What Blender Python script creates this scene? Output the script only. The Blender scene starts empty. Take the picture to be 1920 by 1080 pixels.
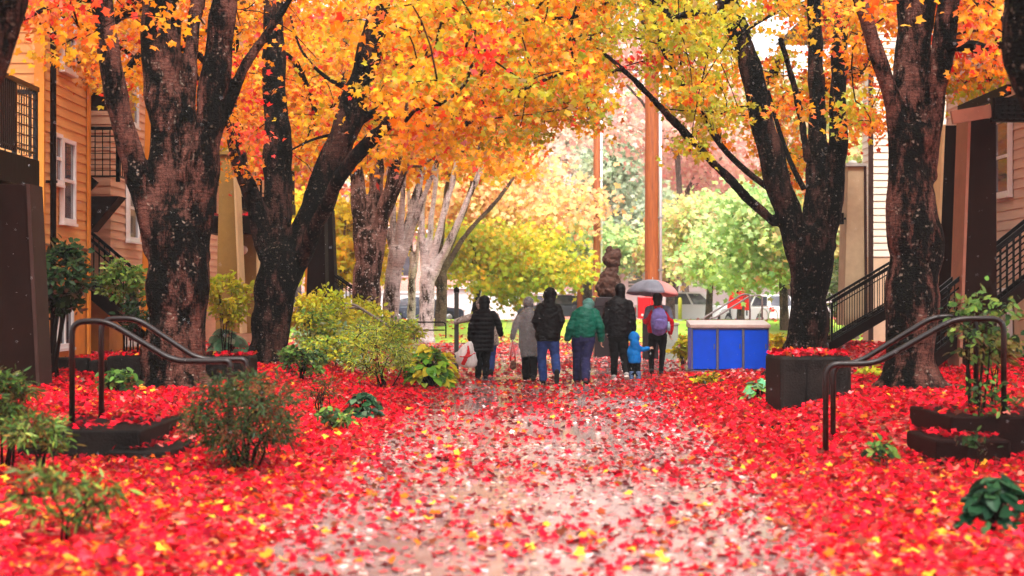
import bpy, bmesh, math, random
import numpy as np
from mathutils import Vector, Matrix, noise
random.seed(7); RNG = np.random.default_rng(7)
SC = bpy.context.scene
COL = SC.collection
F, H, HZ = 3200.0, 1.5, 565.0          # focal length in photo pixels, eye height, horizon row
PI = math.pi

def P(px, py, d):
    s = F / d
    return Vector(((px - 960) / s, d, H - (py - HZ) / s))
def sm(a, b, x):
    t = min(1.0, max(0.0, (x - a) / (b - a))); return t * t * (3 - 2 * t)
def hz(x, y):
    ax = abs(x)
    k = 3.4 * sm(25, 31, y)
    side = 0.28 * (sm(3.0 + k, 4.4 + k, x) if x > 0 else sm(2.5, 3.8, -x)) * sm(16.5, 18.7, y) + 0.22 * sm(5.6, 7.6, ax) * sm(16, 20, y)
    side *= 1 - sm(40, 54, y)
    far = 0.62 * sm(58, 72, y) * (1 - sm(82, 89, y)) + 0.12 * sm(82, 89, y)
    bump = 0.045 * sm(16, 20, y) * noise.noise(Vector((x * .55, y * .4, 3.1))) * sm(2.2, 3.4, ax)
    return side + far + bump

# ------------------------------------------------------------------ materials
def nmat(name):
    m = bpy.data.materials.new(name); m.use_nodes = True
    nt = m.node_tree; b = nt.nodes['Principled BSDF']
    return m, nt, b
def N(nt, typ, **kw):
    n = nt.nodes.new(typ)
    for k, v in kw.items():
        if k in n.inputs: n.inputs[k].default_value = v
        else: setattr(n, k, v)
    return n
def L(nt, a, b): nt.links.new(a, b)
def coord(nt, scale=(1, 1, 1)):
    tc = N(nt, 'ShaderNodeTexCoord'); mp = N(nt, 'ShaderNodeMapping'); mp.inputs['Scale'].default_value = scale
    L(nt, tc.outputs['Object'], mp.inputs['Vector']); return mp.outputs['Vector']
def ramp(nt, src, stops):
    r = N(nt, 'ShaderNodeValToRGB'); e = r.color_ramp.elements
    while len(e) < len(stops): e.new(0.5)
    for i, (p, c) in enumerate(stops):
        e[i].position = p; e[i].color = (*c, 1) if len(c) == 3 else c
    L(nt, src, r.inputs['Fac']); return r.outputs['Color']
def mixc(nt, fac, a, b, blend='MIX'):
    m = N(nt, 'ShaderNodeMix'); m.data_type = 'RGBA'; m.blend_type = blend
    for s, v in ((m.inputs[0], fac), (m.inputs[6], a), (m.inputs[7], b)):
        if hasattr(v, 'is_linked') or isinstance(v, bpy.types.NodeSocket): L(nt, v, s)
        else: s.default_value = v if not isinstance(v, tuple) else ((*v, 1) if len(v) == 3 else v)
    return m.outputs[2]
def bump(nt, b, h, st=0.3, dist=0.02):
    bp = N(nt, 'ShaderNodeBump'); bp.inputs['Strength'].default_value = st; bp.inputs['Distance'].default_value = dist
    L(nt, h, bp.inputs['Height']); L(nt, bp.outputs['Normal'], b.inputs['Normal'])
def plain(name, col, rough=0.6, var=0.25, scale=4, bmp=0.15, metal=0.0, spec=0.25, stretch=(1, 1, 1), fine=30):
    m, nt, b = nmat(name); v = coord(nt, stretch)
    n1 = N(nt, 'ShaderNodeTexNoise', Scale=scale, Detail=6, Roughness=0.65); L(nt, v, n1.inputs['Vector'])
    lo = tuple(c * (1 - var) for c in col); hi = tuple(min(1, c * (1 + var)) for c in col)
    c = ramp(nt, n1.outputs['Fac'], [(0.3, lo), (0.7, hi)]); L(nt, c, b.inputs['Base Color'])
    b.inputs['Roughness'].default_value = rough; b.inputs['Metallic'].default_value = metal
    b.inputs['Specular IOR Level'].default_value = spec
    if bmp:
        n2 = N(nt, 'ShaderNodeTexNoise', Scale=fine, Detail=4); L(nt, v, n2.inputs['Vector']); bump(nt, b, n2.outputs['Fac'], bmp, 0.01)
    return m
def leafmat(name, trans=0.42, gloss=0.10, rough=0.3):
    m = bpy.data.materials.new(name); m.use_nodes = True; nt = m.node_tree; nt.nodes.clear()
    o = N(nt, 'ShaderNodeOutputMaterial'); at = N(nt, 'ShaderNodeAttribute', attribute_name='Col')
    d = N(nt, 'ShaderNodeBsdfDiffuse'); t = N(nt, 'ShaderNodeBsdfTranslucent'); g = N(nt, 'ShaderNodeBsdfGlossy', Roughness=rough)
    g.inputs['Color'].default_value = (1, 1, 1, 1)
    L(nt, at.outputs['Color'], d.inputs['Color']); L(nt, at.outputs['Color'], t.inputs['Color'])
    m1 = N(nt, 'ShaderNodeMixShader', Fac=trans); L(nt, d.outputs[0], m1.inputs[1]); L(nt, t.outputs[0], m1.inputs[2])
    fr = N(nt, 'ShaderNodeFresnel', IOR=1.4); mu = N(nt, 'ShaderNodeMath', operation='MULTIPLY'); mu.inputs[1].default_value = gloss * 10
    L(nt, fr.outputs[0], mu.inputs[0]); mu.use_clamp = True
    m2 = N(nt, 'ShaderNodeMixShader'); L(nt, mu.outputs[0], m2.inputs[0]); L(nt, m1.outputs[0], m2.inputs[1]); L(nt, g.outputs[0], m2.inputs[2])
    L(nt, m2.outputs[0], o.inputs['Surface']); return m
def barkmat(name, base, dark, lichen, dark_amt=0.5, moss=(0.014, 0.013, 0.003), lich_amt=0.8):
    m, nt, b = nmat(name); v = coord(nt); vs = coord(nt, (1.0, 1.0, 7.0)); vl = coord(nt, (1, 1, .35))
    big = N(nt, 'ShaderNodeTexNoise', Scale=2.3, Detail=11, Roughness=0.78); L(nt, vl, big.inputs['Vector'])
    st = N(nt, 'ShaderNodeTexNoise', Scale=5.0, Detail=6, Roughness=0.7); L(nt, vs, st.inputs['Vector'])
    fine = N(nt, 'ShaderNodeTexNoise', Scale=38, Detail=4); L(nt, v, fine.inputs['Vector'])
    c0 = ramp(nt, st.outputs['Fac'], [(0.35, tuple(c * .55 for c in base)), (0.5, base), (0.68, tuple(min(1, c * 1.45) for c in base))])
    c0 = mixc(nt, 0.5, c0, ramp(nt, fine.outputs['Fac'], [(0.3, (.25, .25, .25)), (0.7, (1, 1, 1))]), 'MULTIPLY')
    dm = ramp(nt, big.outputs['Fac'], [(dark_amt - .04, (1, 1, 1)), (dark_amt + .05, (0, 0, 0))])
    dk = mixc(nt, ramp(nt, fine.outputs['Fac'], [(.56, (0, 0, 0)), (.72, (1, 1, 1))]), dark, moss)
    c1 = mixc(nt, dm, c0, dk)
    wv = N(nt, 'ShaderNodeTexNoise', Scale=9, Detail=2); L(nt, v, wv.inputs['Vector'])
    vv = mixc(nt, 0.12, v, wv.outputs['Color'])
    sp = N(nt, 'ShaderNodeTexVoronoi', Scale=14); L(nt, vv, sp.inputs['Vector'])
    gate = N(nt, 'ShaderNodeTexNoise', Scale=3.2, Detail=3); L(nt, v, gate.inputs['Vector'])
    sm1 = ramp(nt, sp.outputs['Distance'], [(0.10, (1, 1, 1)), (0.30, (0, 0, 0))])
    sg = ramp(nt, gate.outputs['Fac'], [(0.62 - lich_amt * .3, (0, 0, 0)), (0.72 - lich_amt * .25, (1, 1, 1))])
    lm = mixc(nt, 1.0, sm1, sg, 'MULTIPLY')
    c2 = mixc(nt, lm, c1, lichen); L(nt, c2, b.inputs['Base Color'])
    b.inputs['Roughness'].default_value = 0.75; b.inputs['Specular IOR Level'].default_value = .06
    hh = N(nt, 'ShaderNodeMath', operation='ADD'); L(nt, st.outputs['Fac'], hh.inputs[0]); L(nt, fine.outputs['Fac'], hh.inputs[1])
    bump(nt, b, hh.outputs[0], 1.0, 0.05); return m

M = {}
def setup_materials():
    M['leaf'] = leafmat('maple_leaves', .56, .03, .4)
    M['litter'] = leafmat('wet_fallen_leaves', .12, .015, .3)
    M['shrub'] = leafmat('shrub_leaves', .38, .022, .35)
    M['farleaf'] = leafmat('far_leaves', .45, .03, .5)
    M['bark'] = barkmat('mossy_maple_bark', (.085, .036, .027), (.0012, .0008, .0006), (.13, .095, .07), .545)
    M['bark_warm'] = barkmat('reddish_mossy_bark', (.15, .060, .044), (.0014, .0009, .0007), (.24, .18, .14), .525, (.012, .012, .002), .45)
    M['bark_pale'] = barkmat('pale_maple_bark', (.80, .66, .62), (.02, .010, .007), (.85, .82, .80), .45, (.16, .13, .008), .8)
    M['bark_mid'] = barkmat('patchy_red_brown_bark', (.40, .23, .19), (.012, .006, .004), (.70, .62, .57), .50, (.05, .04, .004), .9)
    M['bark_far'] = barkmat('far_tree_bark', (.20, .13, .10), (.03, .022, .018), (.35, .3, .26), .45)
    M['stem'] = plain('shrub_stem', (.012, .005, .003), .7, spec=.06)
    # path : wet concrete
    m, nt, b = nmat('wet_concrete_path'); v = coord(nt)
    n1 = N(nt, 'ShaderNodeTexNoise', Scale=1.1, Detail=9, Roughness=.7); L(nt, v, n1.inputs['Vector'])
    n2 = N(nt, 'ShaderNodeTexNoise', Scale=60, Detail=4); L(nt, v, n2.inputs['Vector'])
    n3 = N(nt, 'ShaderNodeTexNoise', Scale=.5, Detail=4); L(nt, coord(nt, (1, .45, 1)), n3.inputs['Vector'])
    c = ramp(nt, n1.outputs['Fac'], [(.3, (.17, .095, .09)), (.5, (.30, .20, .19)), (.7, (.43, .32, .31))])
    c = mixc(nt, .5, c, ramp(nt, n2.outputs['Fac'], [(.3, (.5, .45, .43)), (.7, (1, 1, 1))]), 'MULTIPLY')
    L(nt, c, b.inputs['Base Color'])
    L(nt, ramp(nt, n3.outputs['Fac'], [(.38, (.06, .06, .06)), (.64, (.24, .24, .24))]), b.inputs['Roughness'])
    b.inputs['Specular IOR Level'].default_value = .6
    ad = N(nt, 'ShaderNodeMath', operation='ADD'); L(nt, n1.outputs['Fac'], ad.inputs[0]); L(nt, n2.outputs['Fac'], ad.inputs[1])
    bump(nt, b, ad.outputs[0], .09, .012); M['path'] = m
    m, nt, b = nmat('sky_paled_wet_plaza'); v = coord(nt)  # path concrete paled to paint in open-sky light and wet glare
    n1 = N(nt, 'ShaderNodeTexNoise', Scale=1.3, Detail=9, Roughness=.72); L(nt, v, n1.inputs['Vector']); n2 = N(nt, 'ShaderNodeTexNoise', Scale=45, Detail=4); L(nt, v, n2.inputs['Vector'])
    L(nt, mixc(nt, .35, ramp(nt, n1.outputs['Fac'], [(.3, (.46, .38, .37)), (.55, (.62, .54, .53)), (.72, (.70, .63, .62))]), ramp(nt, n2.outputs['Fac'], [(.3, (.6, .55, .55)), (.7, (1, 1, 1))]), 'MULTIPLY'), b.inputs['Base Color'])
    L(nt, ramp(nt, n1.outputs['Fac'], [(.4, (.08, .08, .08)), (.62, (.24, .24, .24))]), b.inputs['Roughness']); bump(nt, b, n2.outputs['Fac'], .06, .01); M['plaza'] = m
    # leaf mould under the loose leaves
    m, nt, b = nmat('leaf_mould_ground'); v = coord(nt)
    wv = N(nt, 'ShaderNodeTexNoise', Scale=6, Detail=3); L(nt, v, wv.inputs['Vector'])
    vv = mixc(nt, .06, v, wv.outputs['Color'])
    vo = N(nt, 'ShaderNodeTexVoronoi', Scale=14); L(nt, vv, vo.inputs['Vector'])
    sx = N(nt, 'ShaderNodeSeparateColor'); L(nt, vo.outputs['Color'], sx.inputs[0])
    c = ramp(nt, sx.outputs[0], [(0, (.10, .006, .008)), (.3, (.42, .010, .014)), (.6, (.55, .03, .03)), (.85, (.5, .16, .12)), (1, (.6, .25, .03))])
    L(nt, c, b.inputs['Base Color']); b.inputs['Roughness'].default_value = .45
    bump(nt, b, vo.outputs['Distance'], .7, .03); M['ground'] = m
    # lawn with fallen leaves
    m, nt, b = nmat('lawn_turf'); v = coord(nt)
    n1 = N(nt, 'ShaderNodeTexNoise', Scale=.25, Detail=6); L(nt, v, n1.inputs['Vector'])
    n2 = N(nt, 'ShaderNodeTexNoise', Scale=14, Detail=5); L(nt, v, n2.inputs['Vector'])
    c = ramp(nt, n1.outputs['Fac'], [(.35, (.26, .50, .02)), (.58, (.36, .50, .04)), (.74, (.50, .34, .10))])
    c = mixc(nt, .5, c, ramp(nt, n2.outputs['Fac'], [(.35, (.4, .4, .4)), (.65, (1, 1, 1))]), 'MULTIPLY')
    L(nt, c, b.inputs['Base Color']); b.inputs['Roughness'].default_value = .8; bump(nt, b, n2.outputs['Fac'], .6, .05); M['lawn'] = m
    M['asphalt'] = plain('wet_asphalt', (.055, .055, .06), .3, .3, 2, .3)
    M['orange_siding'] = plain('orange_tan_siding', (.72, .36, .12), .45, .12, 2.5, .25, stretch=(.3, .3, 6))
    M['orange_panel'] = plain('orange_plywood_panel', (.68, .27, .04), .55, .15, 2, .2)
    M['peach_siding'] = plain('peach_siding', (.68, .38, .24), .5, .12, 2.5, .25, stretch=(.3, .3, 6))
    M['cream_siding'] = plain('cream_siding', (.74, .66, .53), .5, .1, 2.5, .25, stretch=(.3, .3, 6))
    M['tan_siding'] = plain('tan_siding', (.66, .48, .37), .5, .1, 2.5, .25, stretch=(.3, .3, 6))
    M['tan_panel'] = plain('tan_plywood_panel', (.62, .44, .29), .6, .12, 2, .2)
    M['white_trim'] = plain('white_painted_trim', (.78, .77, .76), .4, .05, 3, .05)
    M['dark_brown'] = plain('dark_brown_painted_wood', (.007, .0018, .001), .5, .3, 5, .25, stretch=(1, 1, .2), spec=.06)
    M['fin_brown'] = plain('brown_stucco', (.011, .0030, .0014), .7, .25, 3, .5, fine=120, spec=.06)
    M['fin_olive'] = plain('olive_stucco', (.27, .165, .04), .75, .15, 3, .5, fine=120)
    M['fin_orange'] = plain('orange_stucco', (.62, .21, .02), .75, .15, 3, .5, fine=120)
    M['fin_tan'] = plain('tan_stucco', (.42, .31, .19), .75, .15, 3, .5, fine=120)
    M['trim_tan'] = plain('tan_edge_board', (.24, .10, .06), .5, .15, 4, .1)
    M['trim_cream'] = plain('cream_edge_board', (.66, .50, .26), .5, .1, 4, .1)
    M['trim_grey'] = plain('grey_edge_board', (.04, .02, .016), .5, .15, 4, .1, spec=.06)
    M['iron'] = plain('brown_painted_steel', (.010, .0035, .0025), .3, .35, 14, .15, spec=.35)
    M['black_iron'] = plain('black_painted_steel', (.004, .0035, .0035), .35, .3, 12, .1, spec=.06)
    M['galv'] = plain('wet_galvanised_steel', (.42, .42, .42), .3, .25, 8, .1, metal=.7)
    M['steel_rail'] = plain('grey_brown_steel_rail', (.20, .17, .16), .4, .2, 8, .1)
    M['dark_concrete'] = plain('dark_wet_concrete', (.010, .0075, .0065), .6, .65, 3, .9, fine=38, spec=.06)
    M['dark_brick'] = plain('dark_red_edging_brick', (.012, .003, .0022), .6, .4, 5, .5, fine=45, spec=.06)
    M['grey_concrete'] = plain('grey_concrete', (.36, .34, .31), .7, .2, 4, .3)
    m, nt, b = nmat('window_glass'); v = coord(nt)
    n1 = N(nt, 'ShaderNodeTexNoise', Scale=1.5); L(nt, v, n1.inputs['Vector'])
    L(nt, ramp(nt, n1.outputs['Fac'], [(.3, (.03, .032, .045)), (.7, (.11, .11, .14))]), b.inputs['Base Color'])
    b.inputs['Roughness'].default_value = .06; b.inputs['Specular IOR Level'].default_value = .8; M['glass'] = m
    M['lamp_white'] = plain('white_lamp_globe', (.75, .62, .55), .35, .05, 3, 0)
    # utility pole wood
    m, nt, b = nmat('orange_pole_wood'); v = coord(nt, (7, 7, .5))
    n1 = N(nt, 'ShaderNodeTexNoise', Scale=3, Detail=8, Roughness=.75); L(nt, v, n1.inputs['Vector'])
    vk = N(nt, 'ShaderNodeTexVoronoi', Scale=2.2); L(nt, coord(nt, (2, 2, 1)), vk.inputs['Vector'])
    c = ramp(nt, n1.outputs['Fac'], [(.3, (.10, .018, .004)), (.5, (.33, .075, .012)), (.7, (.46, .13, .025))])
    c = mixc(nt, ramp(nt, vk.outputs['Distance'], [(.05, (1, 1, 1)), (.10, (0, 0, 0))]), c, (.06, .018, .008)); L(nt, c, b.inputs['Base Color'])
    b.inputs['Roughness'].default_value = .6; bump(nt, b, n1.outputs['Fac'], .5, .02); M['pole'] = m
    # brick
    m, nt, b = nmat('pale_pink_brick'); tc = N(nt, 'ShaderNodeTexCoord'); sp = N(nt, 'ShaderNodeSeparateXYZ'); cb = N(nt, 'ShaderNodeCombineXYZ')
    ad = N(nt, 'ShaderNodeMath', operation='ADD'); L(nt, tc.outputs['Object'], sp.inputs[0]); L(nt, sp.outputs[0], ad.inputs[0]); L(nt, sp.outputs[1], ad.inputs[1])
    L(nt, ad.outputs[0], cb.inputs[0]); L(nt, sp.outputs[2], cb.inputs[1])
    br = N(nt, 'ShaderNodeTexBrick', Scale=2.2); L(nt, cb.outputs[0], br.inputs['Vector'])
    br.inputs['Color1'].default_value = (.55, .25, .19, 1); br.inputs['Color2'].default_value = (.62, .33, .26, 1); br.inputs['Mortar'].default_value = (.7, .6, .55, 1)
    L(nt, br.outputs['Color'], b.inputs['Base Color']); b.inputs['Roughness'].default_value = .8; M['brick'] = m
    M['white_wall'] = plain('white_painted_wall', (.88, .88, .87), .6, .05, 2, .1)
    M['roof'] = plain('grey_shingle_roof', (.16, .15, .15), .8, .25, 6, .4)
    M['blue'] = plain('royal_blue_panel', (.0, .09, .92), .35, .06, 6, .06)
    M['box_frame'] = plain('grey_blue_metal_frame', (.16, .17, .26), .35, .2, 8, .1, metal=.3)
    M['box_top'] = plain('pale_wet_lid', (.62, .50, .46), .35, .15, 6, .15)
    M['red_paint'] = plain('bright_red_paint', (.62, .012, .018), .35, .1, 5, .05)
    M['yellow_paint'] = plain('yellow_paint', (.55, .50, .06), .5, .15, 6, .1)
    M['carve'] = plain('weathered_carved_bronze', (.06, .028, .02), .6, .6, 14, .9, fine=26, spec=.06)  # base lightened to paint in the haze fade at its distance
    M['granite'] = plain('dark_granite', (.022, .015, .017), .4, .3, 40, .1, spec=.06)
    M['skin'] = plain('skin', (.50, .27, .19), .5, .1, 10, .05)
    M['hair'] = plain('dark_hair', (.02, .013, .01), .5, .3, 30, .3)
    def cloth(k, name, col, rough=.75, var=.2, sc=12, b_=.35): M[k] = plain(name, col, rough, var, sc, b_, fine=60, spec=.14)
    cloth('c_puffer', 'black_quilted_nylon', (.003, .0025, .004), .5)
    cloth('c_black', 'black_rain_jacket', (.0028, .0022, .0026), .5)
    cloth('c_black2', 'wet_black_coat', (.0035, .003, .0042), .45)
    cloth('c_pants', 'black_trouser_cloth', (.003, .0022, .003), .8)
    cloth('c_jeans', 'blue_denim', (.022, .045, .16), .8, .35)
    cloth('c_jeans2', 'dark_indigo_denim', (.018, .018, .062), .8, .3)
    cloth('c_green', 'green_rain_jacket', (.001, .085, .055), .45, .2)
    cloth('c_teal', 'pale_teal_hood', (.06, .17, .15), .5, .3)
    cloth('c_grey', 'charcoal_sweater', (.018, .013, .013), .8, .4)
    cloth('c_red', 'red_jacket', (.50, .004, .018), .5, .15)
    cloth('c_slate', 'slate_shoulder_cloth', (.12, .14, .20), .5, .2)
    cloth('c_purple', 'lavender_backpack_cloth', (.17, .14, .40), .6, .25)
    cloth('c_cyan', 'bright_blue_child_jacket', (.002, .15, .50), .5, .2)
    cloth('c_boot', 'blue_grey_rubber', (.10, .16, .30), .3, .2)
    cloth('c_shoe', 'black_shoe_leather', (.012, .011, .014), .4)
    cloth('c_shoe_red', 'dark_red_shoe', (.22, .02, .03), .5)
    cloth('c_shoe_grey', 'grey_trainer', (.33, .32, .32), .5)
    m, nt, b = nmat('camouflage_cloth'); v = coord(nt)
    n1 = N(nt, 'ShaderNodeTexNoise', Scale=22, Detail=3); L(nt, v, n1.inputs['Vector'])
    L(nt, ramp(nt, n1.outputs['Fac'], [(.35, (.12, .09, .07)), (.48, (.40, .33, .29)), (.6, (.26, .22, .20)), (.68, (.55, .48, .44))]), b.inputs['Base Color']); b.inputs['Roughness'].default_value = .8; M['c_camo'] = m
    def film(name, col, fac, rough=.25):
        m = bpy.data.materials.new(name); m.use_nodes = True; nt = m.node_tree; nt.nodes.clear()
        o = N(nt, 'ShaderNodeOutputMaterial'); t = N(nt, 'ShaderNodeBsdfTransparent'); p = N(nt, 'ShaderNodeBsdfPrincipled')
        p.inputs['Base Color'].default_value = (*col, 1); p.inputs['Roughness'].default_value = rough
        nn = N(nt, 'ShaderNodeTexNoise', Scale=18, Detail=4); L(nt, coord(nt, (1, 1, .35)), nn.inputs['Vector'])
        r = ramp(nt, nn.outputs['Fac'], [(.35, (fac * .85,) * 3), (.65, (min(1, fac * 1.15),) * 3)])
        mx = N(nt, 'ShaderNodeMixShader'); L(nt, r, mx.inputs[0]); L(nt, t.outputs[0], mx.inputs[1]); L(nt, p.outputs[0], mx.inputs[2]); L(nt, mx.outputs[0], o.inputs[0]); return m
    M['poncho'] = film('clear_plastic_poncho', (.70, .69, .71), .20)
    M['bagfilm'] = film('thin_white_plastic_bag', (.92, .90, .90), .78)
    M['umb_dark'] = plain('navy_umbrella_cloth', (.24, .26, .33), .45, .2, 6, .1)
    M['umb_pink'] = plain('pink_umbrella_cloth', (.85, .36, .34), .5, .15, 6, .1)
    M['car_white'] = plain('white_car_paint', (.75, .75, .74), .25, .03, 2, 0)
    M['car_grey'] = plain('dark_grey_car_paint', (.07, .08, .10), .25, .1, 2, 0, metal=.2)
    M['car_navy'] = plain('navy_car_paint', (.05, .06, .09), .25, .1, 2, 0)
    M['tyre'] = plain('tyre_rubber', (.018, .018, .018), .8, .2, 10, .1)
    M['tail'] = plain('red_tail_lamp', (.6, .01, .01), .2, .05, 5, 0)
    M['cone'] = plain('red_orange_cone_plastic', (.62, .06, .03), .5, .1, 5, 0)

# ------------------------------------------------------------------ mesh building
BASE = {}
def empty(name, loc, label=None, cat=None, group=None):
    o = bpy.data.objects.new(name, None); COL.objects.link(o); o.location = loc; o.empty_display_size = .2
    BASE[o] = Vector(loc); tag(o, label, cat, group); return o
def tag(o, label=None, cat=None, group=None, kind=None):
    if label: o['label'] = label
    if cat: o['category'] = cat
    if group: o['group'] = group
    if kind or cat: o['kind'] = kind or 'thing'
    return o
def link(name, me, mat, parent=None):
    o = bpy.data.objects.new(name, me); COL.objects.link(o)
    if mat is not None:
        for mm in (mat if isinstance(mat, (list, tuple)) else [mat]): me.materials.append(mm)
    if parent is not None:
        b = BASE[parent]; me.transform(Matrix.Translation(-b)); o.parent = parent; BASE[o] = b
    else: BASE[o] = Vector((0, 0, 0))
    return o
class MB:
    def __init__(s): s.v = []; s.f = []; s.sm = []; s.mi = []
    def add(s, vs, fs, smooth=False, mi=0):
        k = len(s.v); s.v += [tuple(v) for v in vs]
        for f in fs: s.f.append([i + k for i in f]); s.sm.append(smooth); s.mi.append(mi)
        return s
    def box(s, lo, hi, mi=0, M4=None):
        (x0, y0, z0), (x1, y1, z1) = lo, hi
        vs = [Vector(p) for p in ((x0, y0, z0), (x1, y0, z0), (x1, y1, z0), (x0, y1, z0), (x0, y0, z1), (x1, y0, z1), (x1, y1, z1), (x0, y1, z1))]
        if M4 is not None: vs = [M4 @ v for v in vs]
        return s.add(vs, [(0, 3, 2, 1), (4, 5, 6, 7), (0, 1, 5, 4), (1, 2, 6, 5), (2, 3, 7, 6), (3, 0, 4, 7)], False, mi)
    def hexa(s, b4, t4, mi=0):
        return s.add(list(b4) + list(t4), [(0, 3, 2, 1), (4, 5, 6, 7), (0, 1, 5, 4), (1, 2, 6, 5), (2, 3, 7, 6), (3, 0, 4, 7)], False, mi)
    def bar(s, a, b, w, h=None, mi=0):
        a = Vector(a); b = Vector(b); h = h or w; d = (b - a).normalized()
        u = d.cross(Vector((0, 0, 1)));  u = u.normalized() if u.length > 1e-4 else Vector((1, 0, 0)); v = u.cross(d).normalized()
        q = [u * w / 2 * i + v * h / 2 * j for i, j in ((-1, -1), (1, -1), (1, 1), (-1, 1))]
        return s.hexa([a + k for k in q], [b + k for k in q], mi)
    def tube(s, pts, rad, n=10, cap=True, smooth=True, ry=None, mi=0, ref=None):
        pts = [Vector(p) for p in pts]; m = len(pts)
        if not hasattr(rad, '__len__'): rad = [rad] * m
        ry = ry or rad; k = len(s.v); T = []
        for i in range(m):
            t = (pts[min(i + 1, m - 1)] - pts[max(i - 1, 0)]); T.append(t.normalized() if t.length > 1e-9 else Vector((0, 0, 1)))
        u = Vector(ref) if ref else (Vector((1, 0, 0)) if abs(T[0].x) < .8 else Vector((0, 1, 0)))
        for i in range(m):
            u = (u - T[i] * u.dot(T[i])); u = u.normalized() if u.length > 1e-6 else T[i].orthogonal().normalized(); w = T[i].cross(u)
            for j in range(n):
                a = 2 * PI * j / n; s.v.append(tuple(pts[i] + u * (rad[i] * math.cos(a)) + w * (ry[i] * math.sin(a))))
        for i in range(m - 1):
            for j in range(n):
                a = k + i * n + j; b = k + i * n + (j + 1) % n; s.f.append([a, b, b + n, a + n]); s.sm.append(smooth); s.mi.append(mi)
        if cap:
            s.f.append([k + j for j in range(n)][::-1]); s.sm.append(False); s.mi.append(mi)
            s.f.append([k + (m - 1) * n + j for j in range(n)]); s.sm.append(False); s.mi.append(mi)
        return s
    def ball(s, c, r, nu=12, nv=8, M3=None, mi=0):
        c = Vector(c); r = (r, r, r) if not hasattr(r, '__len__') else r; vs = []; fs = []
        for i in range(1, nv):
            ph = PI * i / nv
            for j in range(nu):
                th = 2 * PI * j / nu; p = Vector((r[0] * math.sin(ph) * math.cos(th), r[1] * math.sin(ph) * math.sin(th), r[2] * math.cos(ph)))
                vs.append(c + (M3 @ p if M3 else p))
        t = len(vs); p = Vector((0, 0, r[2])); vs.append(c + (M3 @ p if M3 else p)); vs.append(c - (M3 @ p if M3 else p))
        for i in range(nv - 2):
            for j in range(nu):
                a = i * nu + j; b = i * nu + (j + 1) % nu; fs.append((a, a + nu, b + nu, b))
        for j in range(nu):
            fs.append((t, j, (j + 1) % nu)); a = (nv - 2) * nu; fs.append((t + 1, a + (j + 1) % nu, a + j))
        return s.add(vs, fs, True, mi)
    def lathe(s, c, prof, n=20, mi=0, smooth=True, sx=1, sy=1):
        c = Vector(c); vs = []; fs = []; m = len(prof)
        for r, z in prof:
            for j in range(n): a = 2 * PI * j / n; vs.append(c + Vector((r * sx * math.cos(a), r * sy * math.sin(a), z)))
        for i in range(m - 1):
            for j in range(n): a = i * n + j; b = i * n + (j + 1) % n; fs.append((a, b, b + n, a + n))
        fs.append(tuple(range(n))[::-1]); fs.append(tuple((m - 1) * n + j for j in range(n)))
        return s.add(vs, fs, smooth, mi)
    def mesh(s, name='m'):
        me = bpy.data.meshes.new(name); me.from_pydata(s.v, [], s.f); me.polygons.foreach_set('use_smooth', s.sm); me.polygons.foreach_set('material_index', s.mi); me.update(); return me
    def build(s, name, mat, parent=None, bev=0):
        o = link(name, s.mesh(name), mat, parent)
        if bev:
            m = o.modifiers.new('b', 'BEVEL'); m.width = bev; m.segments = 2; m.limit_method = 'ANGLE'; m.angle_limit = math.radians(50)
        return o
def baked(me, mods):
    o = bpy.data.objects.new('tmp', me); COL.objects.link(o)
    for t, kw in mods:
        m = o.modifiers.new(t, t)
        for k, v in kw.items(): setattr(m, k, v)
    dg = bpy.context.evaluated_depsgraph_get(); r = bpy.data.meshes.new_from_object(o.evaluated_get(dg)); bpy.data.objects.remove(o); bpy.data.meshes.remove(me)
    return r
def weld(mb, vox, smooth=4, name='m'):
    me = baked(mb.mesh(name), [('REMESH', dict(mode='VOXEL', voxel_size=vox)), ('SMOOTH', dict(factor=.5, iterations=smooth))])
    me.polygons.foreach_set('use_smooth', [True] * len(me.polygons)); return me
def displace(me, fn):
    n = len(me.vertices); co = np.empty(n * 3); no = np.empty(n * 3); me.vertices.foreach_get('co', co); me.vertex_normals.foreach_get('vector', no)
    co = co.reshape(-1, 3); no = no.reshape(-1, 3)
    co += no * np.array([fn(Vector(p)) for p in co])[:, None]
    me.vertices.foreach_set('co', co.ravel()); me.update(); return me
def joinmesh(name, meshes, mat):
    bm = bmesh.new()
    for m in meshes: bm.from_mesh(m); bpy.data.meshes.remove(m)
    me = bpy.data.meshes.new(name); bm.to_mesh(me); bm.free(); return me

# ------------------------------------------------------------------ leaves
def polar(l): return [(r * math.cos(math.radians(a)), r * math.sin(math.radians(a))) for a, r in l]
MAPLE = np.array([(0, .22)] + polar([(-90, .04), (-22, .46), (8, .44), (38, .78), (62, .56), (90, 1.0), (118, .56), (142, .78), (172, .44), (202, .46)]))
OVAL = np.array([(0, .5), (0, 0), (.22, .22), (.27, .5), (.17, .8), (0, 1.02), (-.17, .8), (-.27, .5), (-.22, .22)])
HEART = np.array([(0, .38), (0, .02), (.25, -.06), (.42, .18), (.38, .5), (.2, .8), (0, 1.02), (-.2, .8), (-.38, .5), (-.42, .18), (-.25, -.06)])
NARROW = np.array([(0, .5), (0, 0), (.10, .3), (.09, .65), (0, 1), (-.09, .65), (-.10, .3)])
CLUMP = np.array([(0, .35), (0, -.2), (.5, .0), (.28, .3), (.45, .75), (.0, .6), (-.35, .9), (-.3, .35), (-.55, .1)])
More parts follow.
